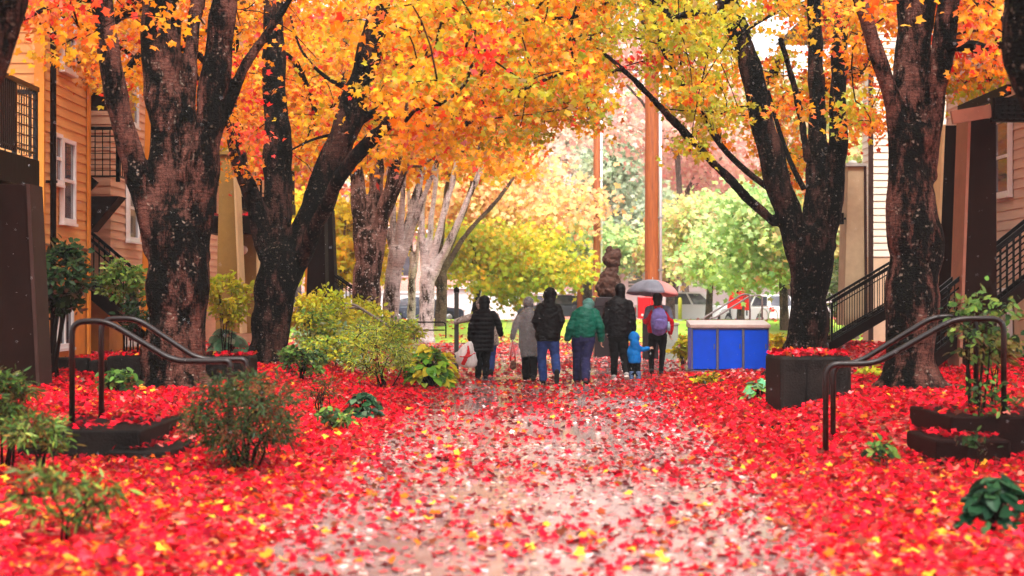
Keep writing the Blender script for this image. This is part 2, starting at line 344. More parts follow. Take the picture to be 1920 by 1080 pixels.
def leaf_mesh(name, pos, nrm, axis, size, col, tmpl=MAPLE, curl=.25, fold=.2):
    """pos, nrm, axis, col: (N,3); size: (N,)"""
    n = len(pos); k = len(tmpl)
    nrm = nrm / (np.linalg.norm(nrm, axis=1, keepdims=True) + 1e-9)
    axis = axis - nrm * (axis * nrm).sum(1, keepdims=True); axis /= (np.linalg.norm(axis, axis=1, keepdims=True) + 1e-9)
    side = np.cross(axis, nrm); tx, ty = tmpl[:, 0], tmpl[:, 1]
    cu = (curl * (RNG.random(n) * 1.6 - .3))[:, None]; fo = (fold * (RNG.random(n) * 1.6 - .3))[:, None]
    z = -cu * (tx ** 2 + (ty - .4) ** 2)[None] + fo * np.abs(tx)[None]
    V = pos[:, None] + size[:, None, None] * (side[:, None] * tx[None, :, None] + axis[:, None] * (ty - .35)[None, :, None] + nrm[:, None] * z[:, :, None])
    out = np.arange(1, k); tri = np.stack([np.zeros(k - 1, int), out, np.roll(out, -1)], 1)
    fi = (tri[None] + (np.arange(n) * k)[:, None, None]).reshape(-1)
    me = bpy.data.meshes.new(name); me.vertices.add(n * k); me.vertices.foreach_set('co', V.reshape(-1).astype(np.float32))
    nt = n * (k - 1); me.loops.add(nt * 3); me.loops.foreach_set('vertex_index', fi.astype(np.int32)); me.polygons.add(nt); me.polygons.foreach_set('loop_start', (np.arange(nt) * 3).astype(np.int32))
    me.polygons.foreach_set('use_smooth', np.ones(nt, bool))
    at = me.color_attributes.new('Col', 'FLOAT_COLOR', 'POINT'); c4 = np.ones((n, k, 4), np.float32); c4[:, :, :3] = col[:, None]; at.data.foreach_set('color', c4.reshape(-1))
    me.update(calc_edges=True); return me
def pick(pal, n, jit=.18):
    """pal: list of (weight, (r,g,b))"""
    w = np.array([p[0] for p in pal], float); c = np.array([p[1] for p in pal]); i = RNG.choice(len(pal), n, p=w / w.sum())
    return np.clip(c[i] * (1 + jit * RNG.standard_normal((n, 1))) * (1 + jit * .4 * RNG.standard_normal((n, 3))), .002, .95)
# ------------------------------------------------------------------ terrain lookup
GX0, GX1, GY0, GY1, GS = -20.0, 20.0, 4.0, 96.0, 0.25
_nx, _ny = int((GX1 - GX0) / GS) + 1, int((GY1 - GY0) / GS) + 1
HG = np.array([[hz(GX0 + i * GS, GY0 + j * GS) for i in range(_nx)] for j in range(_ny)])
def hzv(x, y):
    fx = np.clip((x - GX0) / GS, 0, _nx - 1.001); fy = np.clip((y - GY0) / GS, 0, _ny - 1.001); i = fx.astype(int); j = fy.astype(int); a = fx - i; b = fy - j
    return HG[j, i] * (1 - a) * (1 - b) + HG[j, i + 1] * a * (1 - b) + HG[j + 1, i] * (1 - a) * b + HG[j + 1, i + 1] * a * b

def sheet(name, xs, ys, zoff, mat, inside=None):
    vs = [(x, y, hz(x, y) + zoff) for y in ys for x in xs]; n = len(xs); fs = []
    for j in range(len(ys) - 1):
        for i in range(n - 1):
            if inside is None or inside((xs[i] + xs[i + 1]) / 2, (ys[j] + ys[j + 1]) / 2): fs.append((j * n + i, j * n + i + 1, (j + 1) * n + i + 1, (j + 1) * n + i))
    me = bpy.data.meshes.new(name); me.from_pydata(vs, [], fs); bm = bmesh.new(); bm.from_mesh(me)
    bmesh.ops.delete(bm, geom=[v for v in bm.verts if not v.link_faces], context='VERTS'); bm.to_mesh(me); bm.free()
    me.polygons.foreach_set('use_smooth', [True] * len(me.polygons))
    return tag(link(name, me, mat), kind='structure')
def fr(a, b, s): 
    n = max(1, round((b - a) / s)); return [a + (b - a) * i / n for i in range(n + 1)]
def path_l(y): return -1.45 + .0 * (y - 9) - 2.6 * sm(33, 42, y)
def path_r(y): return 1.75 + .045 * (y - 9) + 3.2 * sm(33, 40, y)
def on_path(x, y): return path_l(y) < x < path_r(y)

def ground():
    xs = [-400, -120, -50] + fr(-20, 20, .5) + [50, 120, 400]; ys = [-60, -20, 0] + fr(4, 96, .5) + [120, 180, 300, 700]
    sheet('ground', xs, ys, 0, M['ground'])
    # path with its own edge line, a sheet just above the ground
    vs, fs, ys2 = [], [], fr(1.5, 60, .5)
    for y in ys2:
        a, b = path_l(y), path_r(y)
        for k in range(13): x = a + (b - a) * k / 12; vs.append((x, y, hz(x, y) + .008))
    for j in range(len(ys2) - 1):
        for k in range(12): i = j * 13 + k; fs.append((i, i + 1, i + 14, i + 13))
    me = bpy.data.meshes.new('path'); me.from_pydata(vs, [], fs); tag(link('path', me, M['path']), kind='structure')
    sheet('lawn', fr(-26, 26, .6), fr(60, 86, .5), .012, M['lawn'])
    sheet('road', [-200, -60, -25] + fr(-20, 20, 2) + [25, 60, 200], fr(88, 108, 2), .012, M['asphalt'])

RED = [(56, (.54, .003, .014)), (16, (.60, .012, .026)), (16, (.22, .003, .011)), (5, (.14, .03, .014)), (2.5, (.66, .16, .13)), (3, (.66, .12, .01)), (1.5, (.74, .32, .03))]
WARM = [(48, (.54, .003, .014)), (16, (.60, .015, .03)), (13, (.22, .003, .012)), (5, (.14, .03, .014)), (3, (.64, .14, .10)), (7, (.68, .13, .01)), (5, (.76, .34, .03))]
PALE = [(46, (.56, .005, .014)), (24, (.64, .05, .06)), (12, (.76, .34, .32)), (10, (.30, .008, .014)), (4, (.74, .28, .03))]  # farther litter, paled to paint in open-sky light on the plaza
def litter_patch(name, n, xr, yr, keep, pal, size, lift, tilt, tmpl=MAPLE):
    x = RNG.uniform(*xr, n); y = RNG.uniform(*yr, n)
    pl = np.array([path_l(v) for v in y]); pr = np.array([path_r(v) for v in y])
    dist = np.maximum(pl - x, x - pr)                # >0 outside the path
    cl = np.array([noise.noise(Vector((a * .9, b * .5, 0))) for a, b in zip(x, y)])
    k = RNG.random(n) < keep(x, y, dist, cl); x, y, dist = x[k], y[k], dist[k]; n = len(x)
    z = hzv(x, y) + .014 + RNG.random(n) * lift * np.clip(dist + .4, .25, 1)
    pos = np.stack([x, y, z], 1); nr = np.stack([RNG.normal(0, tilt, n), RNG.normal(0, tilt, n), np.ones(n)], 1)
    ax = np.stack([RNG.normal(size=n), RNG.normal(size=n), np.zeros(n)], 1)
    return leaf_mesh(name, pos, nr, ax, size * RNG.uniform(.65, 1.25, n), pick(pal, n), tmpl, .45, .35)
def litter():
    bed = lambda full, edge: (lambda x, y, d, c: np.where(d > 0, np.clip(edge + (full - edge) * np.clip(d / .8, 0, 1) + .15 * c, 0, 1), np.clip((edge * 1.0 + .55 * c) * np.exp(d / .42) + .05 + .12 * c, 0, 1)))
    near = lambda x, y, d, c: np.where(d > 0, np.clip(.55 + .8 * d, 0, 1), np.clip(.15 + .46 * np.exp(d / .35) + .36 * c, .04, 1))
    ms = [litter_patch('m', 32000, (-6.5, 6.5), (6.5, 16), near, WARM, .062, .055, .55),
          litter_patch('m', 62000, (-9, 9.5), (16, 32), near, RED, .069, .055, .55),
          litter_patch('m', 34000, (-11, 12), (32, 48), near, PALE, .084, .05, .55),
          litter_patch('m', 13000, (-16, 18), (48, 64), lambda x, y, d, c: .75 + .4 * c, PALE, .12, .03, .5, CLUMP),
          litter_patch('m', 2600, (-22, 24), (64, 84), lambda x, y, d, c: .5 + 1.2 * c, WARM, .15, .03, .5, CLUMP)]
    tag(link('leaf_litter', joinmesh('leaf_litter', ms, None), M['litter']), 'red carpet of wet fallen maple leaves on the ground', 'fallen leaves', kind='stuff')
    ms = [litter_patch('m', 26000, (-2.6, 5), (6.5, 18), lambda x, y, d, c: np.where(d < .1, .34, 0.0), [(6, (.40, .20, .18)), (4, (.46, .08, .08)), (3, (.42, .012, .02)), (4, (.52, .34, .30))], .05, .004, .22, CLUMP)]
    ms.append(litter_patch('m', 16000, (-4, 7), (16, 50), lambda x, y, d, c: np.where(d < .1, .5, 0.0), [(5, (.68, .32, .30)), (5, (.62, .10, .10)), (5, (.56, .01, .02)), (2, (.80, .58, .54))], .06, .006, .3, CLUMP))  # farther scraps paler: sky glare of the wet concrete put into their colour
    tag(link('leaf_fragments', joinmesh('leaf_fragments', ms, None), M['litter']), 'small pale torn leaf scraps stuck to the wet path', 'leaf scraps', kind='stuff')

# ------------------------------------------------------------------ trees
ORANGE = [(40, (.86, .27, .004)), (28, (.88, .37, .008)), (10, (.80, .12, .006)), (12, (.86, .42, .02)), (4, (.70, .03, .01))]
AMBER = [(36, (.86, .41, .008)), (28, (.80, .49, .014)), (12, (.84, .20, .006)), (16, (.46, .36, .02)), (3, (.74, .04, .01))]
OLIVE = [(44, (.42, .40, .016)), (26, (.62, .46, .016)), (20, (.30, .34, .018)), (10, (.84, .26, .012))]
LIME = [(44, (.52, .50, .02)), (26, (.68, .52, .02)), (22, (.38, .43, .02)), (8, (.84, .24, .012))]
SCARLET = [(60, (.80, .025, .012)), (30, (.84, .10, .02))]
PINKO = [(30, (.86, .10, .04)), (30, (.88, .22, .04)), (20, (.84, .36, .05)), (12, (.74, .04, .03))]
BOUND = [(-400, 250), (0, 130), (60, 120), (100, 185), (170, 205), (260, 200), (420, 260), (450, 350), (560, 365), (640, 330), (700, 295), (760, 320), (860, 290), (960, 295), (1000, 285), (1060, 235), (1080, 270), (1108, 270), (1125, 150), (1160, 105), (1195, 140), (1215, 195), (1260, 180), (1285, 330), (1320, 300), (1400, 250), (1440, 330), (1490, 390), (1560, 300), (1650, 280), (1680, 95), (1765, 50), (1785, 225), (1860, 230), (1900, 130), (2300, 250)]
BX, BY = np.array([b[0] for b in BOUND], float), np.array([b[1] for b in BOUND], float)

def stem_pts(d, pts, lean=0.0, rise=None):
    """pts (px, py, width px); lean: metres of depth per metre of height; then carry the stem on upward out of the frame"""
    out = []; z0 = None
    for (px, py, w) in pts:
        z = H - (py - HZ) / (F / d); z0 = z if z0 is None else z0
        dd = d + lean * (z - z0); s = F / dd; out.append((Vector(((px - 960) / s, dd, H - (py - HZ) / s)), w / 2 / s))
    if rise:
        (p0, r0), (p1, r1) = out[-2], out[-1]; t = (p1 - p0).normalized(); t = (t + Vector((0, 0, .6))).normalized()
        for i in range(1, 6):
            q = out[-1][0] + t * rise / 5 + Vector((random.uniform(-.12, .12), random.uniform(-.12, .12), 0)); out.append((q, r1 * (1 - i * .17)))
    return out
def resample(st, step):
    o = []
    for (a, ra), (b, rb) in zip(st, st[1:]):
        n = max(1, int((b - a).length / step))
        for i in range(n): t = i / n; o.append((a.lerp(b, t), ra + (rb - ra) * t))
    o.append(st[-1]); return o
def smooth_line(st, k=3):
    for _ in range(k):
        q = [st[0]]
        for a, b in zip(st, st[1:]): q += [(a[0].lerp(b[0], .25), a[1] * .75 + b[1] * .25), (a[0].lerp(b[0], .75), a[1] * .25 + b[1] * .75)]
        st = q + [st[-1]]
    return st
def trunk_mesh(stems, vox, amp=.02):
    mb = MB(); thin = MB()
    for st in stems:
        st = resample(smooth_line(st, 2), .12)
        if max(r for _, r in st) < vox * 1.9:
            thin.tube([p for p, _ in st], [max(.006, r) for _, r in st], 7); continue
        mb.tube([p + Vector((noise.noise(p * 1.9), noise.noise(p * 1.9 + Vector((9, 0, 0))), 0)) * r * .22 for p, r in st], [r * (1 + .16 * noise.noise(p * 2.3)) for p, r in st], 16)
    for st in stems:
        for (p, r) in (st[0], st[-1]):
            if r > vox * 1.9: mb.ball(p, (r, r, r * .8), 14, 10)
    me = weld(mb, vox, 3)
    displace(me, lambda p: amp * (noise.noise(Vector((p.x * 3, p.y * 3, p.z * 1.3))) + .6 * noise.noise(Vector((p.x * 9, p.y * 9, p.z * 3.5))) + .35 * noise.noise(Vector((p.x * 22, p.y * 22, p.z * 6)))))
    if thin.v: me = joinmesh('t', [me, thin.mesh()], None); me.polygons.foreach_set('use_smooth', [True] * len(me.polygons))
    return me
def grow(starts, tips, r0=.0062, sag=.05, n=4):
    """join every tip to the nearest piece of wood already standing (a light spanning tree), thicker where more hangs on it"""
    P0 = np.array([tuple(p) for p in starts]); T = np.array([tuple(t) for t in tips]); m = len(T)
    D = np.linalg.norm(T[:, None] - P0[None], axis=2) * 1.15; best = D.min(1); par = D.argmin(1); par = [('s', int(i)) for i in par]
    done = np.zeros(m, bool); cost = np.zeros(m); order = []
    for _ in range(m):
        i = int(np.where(done, 1e9, best).argmin()); done[i] = True; order.append(i)
        d = np.linalg.norm(T - T[i], axis=1) + .12 * best[i]
        for k in np.nonzero((d < best) & ~done)[0]: best[k] = d[k]; par[k] = ('t', i)
    cnt = np.ones(m)
    for i in reversed(order):
        if par[i][0] == 't': cnt[par[i][1]] += cnt[i]
    mb = MB()
    for i in order:
        a = Vector(P0[par[i][1]] if par[i][0] == 's' else T[par[i][1]]); b = Vector(T[i]); ln = (b - a).length
        ra = r0 * math.sqrt(cnt[i]) + .003; rb = ra * .75; w = Vector((random.uniform(-1, 1), random.uniform(-1, 1), random.uniform(-.3, 1.2))) * ln * .12
        pts = [a, a.lerp(b, .33) + w, a.lerp(b, .7) + w * .8, b + Vector((0, 0, -sag * .3))]
        mb.tube(pts, [ra, ra * .92, ra * .84, rb], n, cap=False)
    return mb
def spray_leaves(cent, col_fn, per, rad, size, flat=.55):
    n = len(cent); c = np.repeat(np.array(cent), per, 0); k = len(c)
    off = RNG.normal(size=(k, 3)) * np.array([rad, rad, rad * flat]); pos = c + off
    nr = np.stack([RNG.normal(0, .75, k), RNG.normal(0, .75, k) - .45, np.abs(RNG.normal(.6, .5, k))], 1)
    ax = off * np.array([1, 1, .3]) + RNG.normal(size=(k, 3)) * .25 * rad + np.array([0, 0, -.55 * rad])
    return pos, nr, ax, size * RNG.uniform(.6, 1.2, k), col_fn(c, pos, per)
def canopy_colour(cent, pos, per):
    n = len(cent) // per; out = np.empty((len(cent), 3))
    for i in range(n):
        x, y, z = cent[i * per]; s = F / y; px = 960 + x * s; py = HZ - (z - H) * s; r = random.random()
        low = (py - np.interp(px, BX, BY)) > -75
        if r < .03: pal = SCARLET
        elif px < 560: pal = ORANGE if r < .80 else (PINKO if r < .9 else AMBER)
        elif px < 760: pal = ORANGE if r < .62 else AMBER
        elif px < 930: pal = AMBER if r < .55 else (ORANGE if r < .84 else OLIVE)
        elif px < 1130: pal = (OLIVE if r < .6 else AMBER) if low else (AMBER if r < .6 else (ORANGE if r < .8 else OLIVE))
        elif px < 1420: pal = LIME if r < .76 else (AMBER if r < .9 else ORANGE)
        elif px < 1680: pal = ORANGE if r < .66 else (AMBER if r < .86 else LIME)
        else: pal = (LIME if r < .5 else AMBER) if low and px > 1770 else (ORANGE if r < .75 else PINKO)
        out[i * per:(i + 1) * per] = pick(pal, per, .14)
    return out
def crown_tips(cx, cy, rx, ry, zlo, zhi, n, thr, keep_out, up=.5):
    o = []
    for _ in range(n * 40):
        if len(o) >= n: break
        x = cx + random.uniform(-rx, rx); y = cy + random.uniform(-ry, ry); z = random.uniform(zlo, zhi)
        e = ((x - cx) / rx) ** 2 + ((y - cy) / ry) ** 2
        if e > 1 or z > zhi - (zhi - zlo) * .5 * e: continue
        s = F / y; px = 960 + x * s; py = HZ - (z - H) * s
        if py > np.interp(px, BX, BY) - .40 * s + random.gauss(0, 14): continue
        if py < -60 and random.random() > up: continue
        if 1130 < px < 1420 and random.random() < .42: continue
        if 930 < px < 1130 and py < 150 and random.random() < .25: continue
        if 450 < px < 745 and y < 33.4 and py > -40 and abs(px - (518 if px < 552 else 566 + (440 - py) * .36)) < 42 and random.random() < .86: continue
        if 1340 < px < 1605 and y < 33.4 and py > -40 and random.random() < .72: continue
        if keep_out(px, py, y) : continue
        o.append((x, y, z))
    return o
def tree_thing(base, label, group, cat='maple tree', name='maple_tree'):
    return empty(name, base, label, cat, group)

def main_trees():
    G1 = 'maple trees lining the path'
    def finish(t, stems, vox, mat, tips, per=56, rad=.235, size=.098, amp=.02):
        (b0, r0), b1 = stems[0][1], stems[0][2][0]
        for k in range(6):
            a = k * 1.05 + random.uniform(-.3, .3); u = Vector((math.cos(a), math.sin(a), 0)); g = b0 + u * r0 * random.uniform(1.5, 2.1); g.z = hz(g.x, g.y) - .06
            stems.append([(b1 + u * r0 * .35 + Vector((0, 0, .1)), r0 * .42), (b0 + u * r0 * .85, r0 * .34), (g, .075)])
        o = link('trunk', trunk_mesh(stems, vox, amp), M[mat], t); stems = stems[:-6]
        starts = [p for st in stems for p, r in resample(st, .25) if p.z > 2.2]
        grow(starts, tips).build('twigs', M['bark'], t)['kind'] = 'stuff'
        link('crown', leaf_mesh('crown', *spray_leaves(tips, canopy_colour, per, rad, size), MAPLE, .6, .55), M['leaf'], t)
    # --- left tree nearest in full view
    d = 23.5
    st = [stem_pts(d, [(322, 760, 150), (326, 725, 128), (330, 690, 120), (332, 600, 116), (332, 500, 112), (332, 430, 112)]),
          stem_pts(d, [(300, 470, 60), (278, 385, 54), (250, 310, 46), (226, 225, 44), (206, 110, 42), (192, 0, 42)], -.12, 4.5),
          stem_pts(d, [(318, 480, 84), (316, 380, 72), (314, 270, 68), (305, 120, 68), (304, 0, 68)], .10, 5),
          stem_pts(d, [(350, 480, 84), (372, 380, 66), (386, 280, 62), (402, 130, 56), (424, 0, 50)], -.05, 5),
          stem_pts(d, [(350, 330, 34), (356, 180, 28), (358, 80, 26), (372, 0, 24)], .25, 4),
          stem_pts(d, [(415, 235, 18), (436, 180, 22), (446, 145, 18), (490, 75, 17), (545, 0, 14)], .1, 2)]
    t = tree_thing(Vector((-4.69, d, hz(-4.69, d))), 'thick dark five-stemmed maple at left, beside the steps with the brown handrail', G1)
    tips = crown_tips(-4.4, 25.5, 6.0, 7, 3.4, 10, 380, 0, lambda px, py, y: (170 < px < 455 and (y < 24.3 or random.random() < .25) and random.random() > .04) or (455 < px < 760 and y < 32.5 and random.random() > .10) or (px < 175 and random.random() < .6))
    finish(t, st, .032, 'bark_warm', tips)
    # --- second left tree, forked and leaning over the path
    d = 33.0
    st = [stem_pts(d, [(496, 715, 92), (498, 690, 76), (503, 640, 68), (510, 580, 74), (520, 520, 84), (528, 480, 84)]),
          stem_pts(d, [(505, 480, 44), (484, 400, 34), (460, 340, 32), (442, 280, 30), (430, 200, 28), (436, 130, 22)], -.1, 3),
          stem_pts(d, [(520, 500, 60), (522, 400, 58), (518, 260, 50), (514, 120, 44), (512, 0, 38)], .12, 5),
          stem_pts(d, [(538, 510, 60), (566, 440, 54), (602, 360, 54), (636, 270, 56), (672, 170, 52), (698, 70, 44), (714, 0, 38)], -.1, 4),
          stem_pts(d, [(560, 500, 32), (592, 430, 28), (622, 360, 28), (650, 310, 27), (700, 258, 25), (770, 190, 21), (850, 118, 16), (930, 78, 12), (1010, 70, 7)], -1.1),
          stem_pts(d, [(655, 240, 16), (720, 200, 14), (800, 130, 12), (900, 62, 10), (1010, 10, 9), (1080, -20, 8)], -1.2),
          stem_pts(d, [(690, 90, 16), (780, 40, 12), (880, 5, 9), (960, 20, 7), (1050, 60, 5)], -1.0),
          stem_pts(d, [(672, 180, 10), (600, 140, 7), (560, 90, 5), (545, 30, 4)], .2),
          stem_pts(d, [(645, 250, 8), (590, 258, 5), (530, 290, 3)], -.2)]
    t = tree_thing(Vector((-4.74, d, hz(-4.74, d))), 'dark forked maple leaning over the path, second from left', G1)
    tips = crown_tips(-2.6, 33, 7.6, 6.5, 3.5, 11, 430, 0, lambda px, py, y: (455 < px < 660 and y < 33.5 and random.random() > .22) or (170 < px < 440 and random.random() > .5) or (1380 < px < 1600 and y < 34))
    finish(t, st, .034, 'bark', tips, size=.106)
    # --- right tree behind the planter
    st = [stem_pts(d, [(1508, 715, 130), (1510, 690, 96), (1510, 650, 76), (1514, 580, 72), (1518, 520, 78), (1522, 450, 84)]),
          stem_pts(d, [(1500, 480, 52), (1478, 400, 50), (1455, 330, 48), (1432, 240, 46), (1412, 150, 42), (1390, 70, 40), (1362, 0, 38)], -.1, 4.5),
          stem_pts(d, [(1528, 460, 54), (1534, 360, 46), (1532, 250, 36), (1528, 120, 30), (1526, 0, 26)], .15, 4),
          stem_pts(d, [(1542, 460, 54), (1560, 380, 46), (1572, 290, 40), (1574, 260, 36), (1570, 150, 30), (1578, 0, 26)], -.05, 4.5),
          stem_pts(d, [(1452, 418, 18), (1410, 380, 18), (1350, 318, 16), (1290, 256, 15), (1225, 186, 13), (1170, 132, 10), (1120, 90, 7), (1060, 40, 5)], -.8),
          stem_pts(d, [(1440, 352, 12), (1395, 318, 12), (1345, 268, 11), (1310, 200, 11), (1262, 130, 9), (1235, 80, 8), (1222, 0, 7)], -.8, 1.5),
          stem_pts(d, [(1348, 262, 9), (1347, 235, 9)], .1),
          stem_pts(d, [(1508, 355, 11), (1484, 310, 10), (1462, 250, 9), (1440, 170, 7)], .2),
          stem_pts(d, [(1515, 300, 15), (1500, 200, 14), (1480, 130, 13), (1462, 70, 12)], -.2),
          stem_pts(d, [(1445, 215, 5), (1400, 195, 4), (1345, 215, 3)], -.2)]
    t = tree_thing(Vector((5.68, d, hz(5.68, d))), 'dark forked maple standing behind the concrete planter on the right', G1)
    tips = crown_tips(4.4, 33, 6.4, 6.5, 3.4, 11, 420, 0, lambda px, py, y: (1345 < px < 1610 and y < 33.5 and random.random() > .2) or (1620 < px < 1780 and random.random() > .3) or (px < 1000 and random.random() > .3))
    finish(t, st, .034, 'bark', tips, size=.106)
    # --- big right tree
    d = 23.5
    st = [stem_pts(d, [(1706, 765, 150), (1706, 735, 118), (1710, 690, 98), (1712, 620, 92), (1714, 520, 98), (1712, 420, 96), (1712, 330, 86), (1712, 260, 92)]),
          stem_pts(d, [(1694, 330, 44), (1676, 210, 34), (1652, 120, 32), (1634, 60, 30), (1612, 0, 28)], -.1, 4),
          stem_pts(d, [(1704, 320, 70), (1706, 200, 66), (1712, 100, 68), (1716, 0, 72)], .1, 5),
          stem_pts(d, [(1730, 330, 56), (1750, 210, 44), (1766, 100, 42), (1782, 0, 42)], -.1, 5),
          stem_pts(d, [(1738, 520, 40), (1748, 460, 44), (1742, 400, 30)])]
    t = tree_thing(Vector((5.48, d, hz(5.48, d))), 'broad reddish maple trunk at right, beside the railed steps', G1)
    tips = crown_tips(5.6, 25.5, 6.0, 7, 3.3, 10, 370, 0, lambda px, py, y: (1590 < px < 1800 and (y < 24.3 or random.random() < .3) and random.random() > .04) or (1345 < px < 1590 and y < 33 and random.random() > .12))
    finish(t, st, .032, 'bark_warm', tips)
    # --- nearest pair: only a limb of each reaches into the frame
    d = 13.6
    st = [stem_pts(d, [(-230, 900, 230), (-225, 800, 200), (-200, 600, 190), (-160, 420, 180)]),
          stem_pts(d, [(-150, 440, 130), (-90, 270, 105), (-42, 150, 92), (-4, 60, 84), (14, 0, 80), (22, -60, 76)], .05, 4.5),
          stem_pts(d, [(-190, 450, 120), (-230, 200, 90), (-260, 0, 80)], .1, 4)]
    t = tree_thing(Vector((-5.05, d, hz(-5.05, d))), 'dark mossy maple limb entering the top left corner', G1)
    tips = [(x, y, z) for x, y, z in crown_tips(-5.5, 13.0, 4, 3.6, 4.6, 9, 120, 0, lambda px, py, y: py > -70 or px > 800)]
    finish(t, st, .036, 'bark', tips)
    st = [stem_pts(d, [(2160, 900, 230), (2155, 800, 200), (2140, 600, 190), (2100, 420, 180)]),
          stem_pts(d, [(2090, 450, 120), (2020, 300, 96), (1962, 195, 92), (1934, 120, 88), (1922, 60, 84), (1917, 0, 82), (1920, -60, 76)], .05, 4.5),
          stem_pts(d, [(2110, 450, 120), (2180, 200, 90), (2210, 0, 80)], .1, 4)]
    t = tree_thing(Vector((5.12, d, hz(5.12, d))), 'dark maple limb curving into the top right corner', G1)
    tips = [(x, y, z) for x, y, z in crown_tips(5.9, 13.0, 4, 3.6, 4.6, 9, 120, 0, lambda px, py, y: py > -70 or px < 1100)]
    finish(t, st, .036, 'bark', tips)
    # --- the row farther up the left side, pale fanned stems
    def far_row(d, base, stems, label, crown, mat='bark_pale', n=150):
        st = [stem_pts(d, base)] + [stem_pts(d, s, random.uniform(-.25, .25), 3.5) for s in stems]
        x = (base[1][0] - 960) * d / F
        t = tree_thing(Vector((x, d, hz(x, d))), label, G1)
        o = link('trunk', trunk_mesh(st, .04, .018), M[mat], t)
        cx, rx, zlo, zhi, pal = crown; tips = []
        while len(tips) < n:
            a, b, c = random.uniform(-1, 1), random.uniform(-1, 1), random.uniform(0, 1)
            if a * a + b * b < 1 and c < 1 - .5 * (a * a + b * b): tips.append((cx + rx * a, d + 4 * b, zlo + (zhi - zlo) * c))
        grow([p for s_ in st for p, r in resample(s_, .3) if p.z > 2.5], tips).build('twigs', M['bark_far'], t)['kind'] = 'stuff'
        link('crown', leaf_mesh('crown', *spray_leaves(tips, lambda c, p, per: pick(pal, len(c), .15), 34, .42, .19)), M['leaf'], t)
    far_row(44, [(690, 640, 62), (688, 600, 54), (690, 520, 52), (692, 450, 58)],
            [[(680, 480, 32), (674, 390, 30), (668, 310, 26), (660, 240, 22)], [(694, 480, 34), (702, 400, 28), (708, 320, 26), (702, 260, 22)], [(702, 480, 34), (722, 390, 26), (738, 320, 22), (752, 260, 18)], [(712, 440, 18), (745, 350, 14), (772, 290, 12)]],
            'third maple along the left side, red-brown trunk behind the yellow shrubs', (-4.2, 4.6, 4.9, 10, ORANGE + AMBER), 'bark_mid', 150)
    far_row(50, [(732, 640, 38), (733, 600, 32), (738, 520, 30), (745, 470, 34)],
            [[(741, 490, 18), (737, 410, 14), (728, 310, 12)], [(750, 490, 20), (770, 400, 15), (798, 300, 12)], [(756, 480, 16), (786, 390, 12), (826, 290, 10)], [(746, 480, 15), (754, 380, 11), (762, 290, 10)], [(744, 500, 12), (722, 420, 9), (700, 330, 8)]],
            'pale fanned maple along the left side, just beyond the red-brown trunk', (-4.0, 4.4, 5.6, 11, ORANGE + AMBER))
    far_row(66, [(771, 630, 18), (771, 600, 15), (772, 540, 14), (775, 500, 15)],
            [[(774, 510, 10), (768, 420, 8), (764, 310, 6)], [(777, 510, 10), (790, 420, 8), (806, 310, 6)]],
            'thin whitish maple in the gap between the fanned pale maple and the hoop rail', (-3.8, 3.6, 6.4, 11, AMBER), n=90)
    far_row(60, [(799, 640, 36), (799, 610, 30), (800, 550, 27), (803, 510, 29)],
            [[(797, 520, 15), (790, 430, 12), (786, 330, 10)], [(802, 520, 17), (822, 440, 14), (846, 350, 11), (860, 290, 9)], [(806, 530, 18), (838, 465, 14), (872, 385, 11), (906, 310, 9)], [(800, 520, 14), (808, 420, 11), (820, 310, 9)], [(808, 520, 12), (856, 430, 9), (890, 340, 7)]],
            'whitish spread-stemmed maple beside the low black hoop rail', (-3.6, 4.2, 6.0, 11, ORANGE + AMBER))
    far_row(68, [(828, 640, 28), (827, 610, 24), (827, 550, 22), (828, 520, 22)],
            [[(822, 530, 16), (846, 450, 13), (884, 360, 11)], [(818, 530, 15), (828, 440, 12), (838, 350, 10)], [(826, 520, 13), (870, 440, 10), (930, 380, 8)]],
            'slender brown maple farthest along the left row, before the lawn', (-3.4, 4.0, 6.6, 11, ORANGE), 'bark_far')
# ------------------------------------------------------------------ trees beyond
P_PINK = [(40, (.90, .50, .43)), (25, (.90, .58, .45)), (18, (.86, .34, .29)), (17, (.88, .66, .48))]  # pink, peach, green, mix, sage: rain haze painted in as paler leaf colour
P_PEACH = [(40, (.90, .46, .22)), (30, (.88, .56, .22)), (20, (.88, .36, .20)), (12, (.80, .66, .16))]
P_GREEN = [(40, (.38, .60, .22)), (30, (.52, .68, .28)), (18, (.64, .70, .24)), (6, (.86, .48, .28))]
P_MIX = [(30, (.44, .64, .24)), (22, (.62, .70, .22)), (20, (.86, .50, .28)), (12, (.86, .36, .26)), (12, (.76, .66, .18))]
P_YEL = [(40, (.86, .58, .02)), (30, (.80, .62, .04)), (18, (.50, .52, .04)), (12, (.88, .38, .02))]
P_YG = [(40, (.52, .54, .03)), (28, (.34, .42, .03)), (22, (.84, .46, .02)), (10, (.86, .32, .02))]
P_SAGE = [(50, (.44, .56, .36)), (30, (.54, .62, .42)), (20, (.62, .66, .42))]
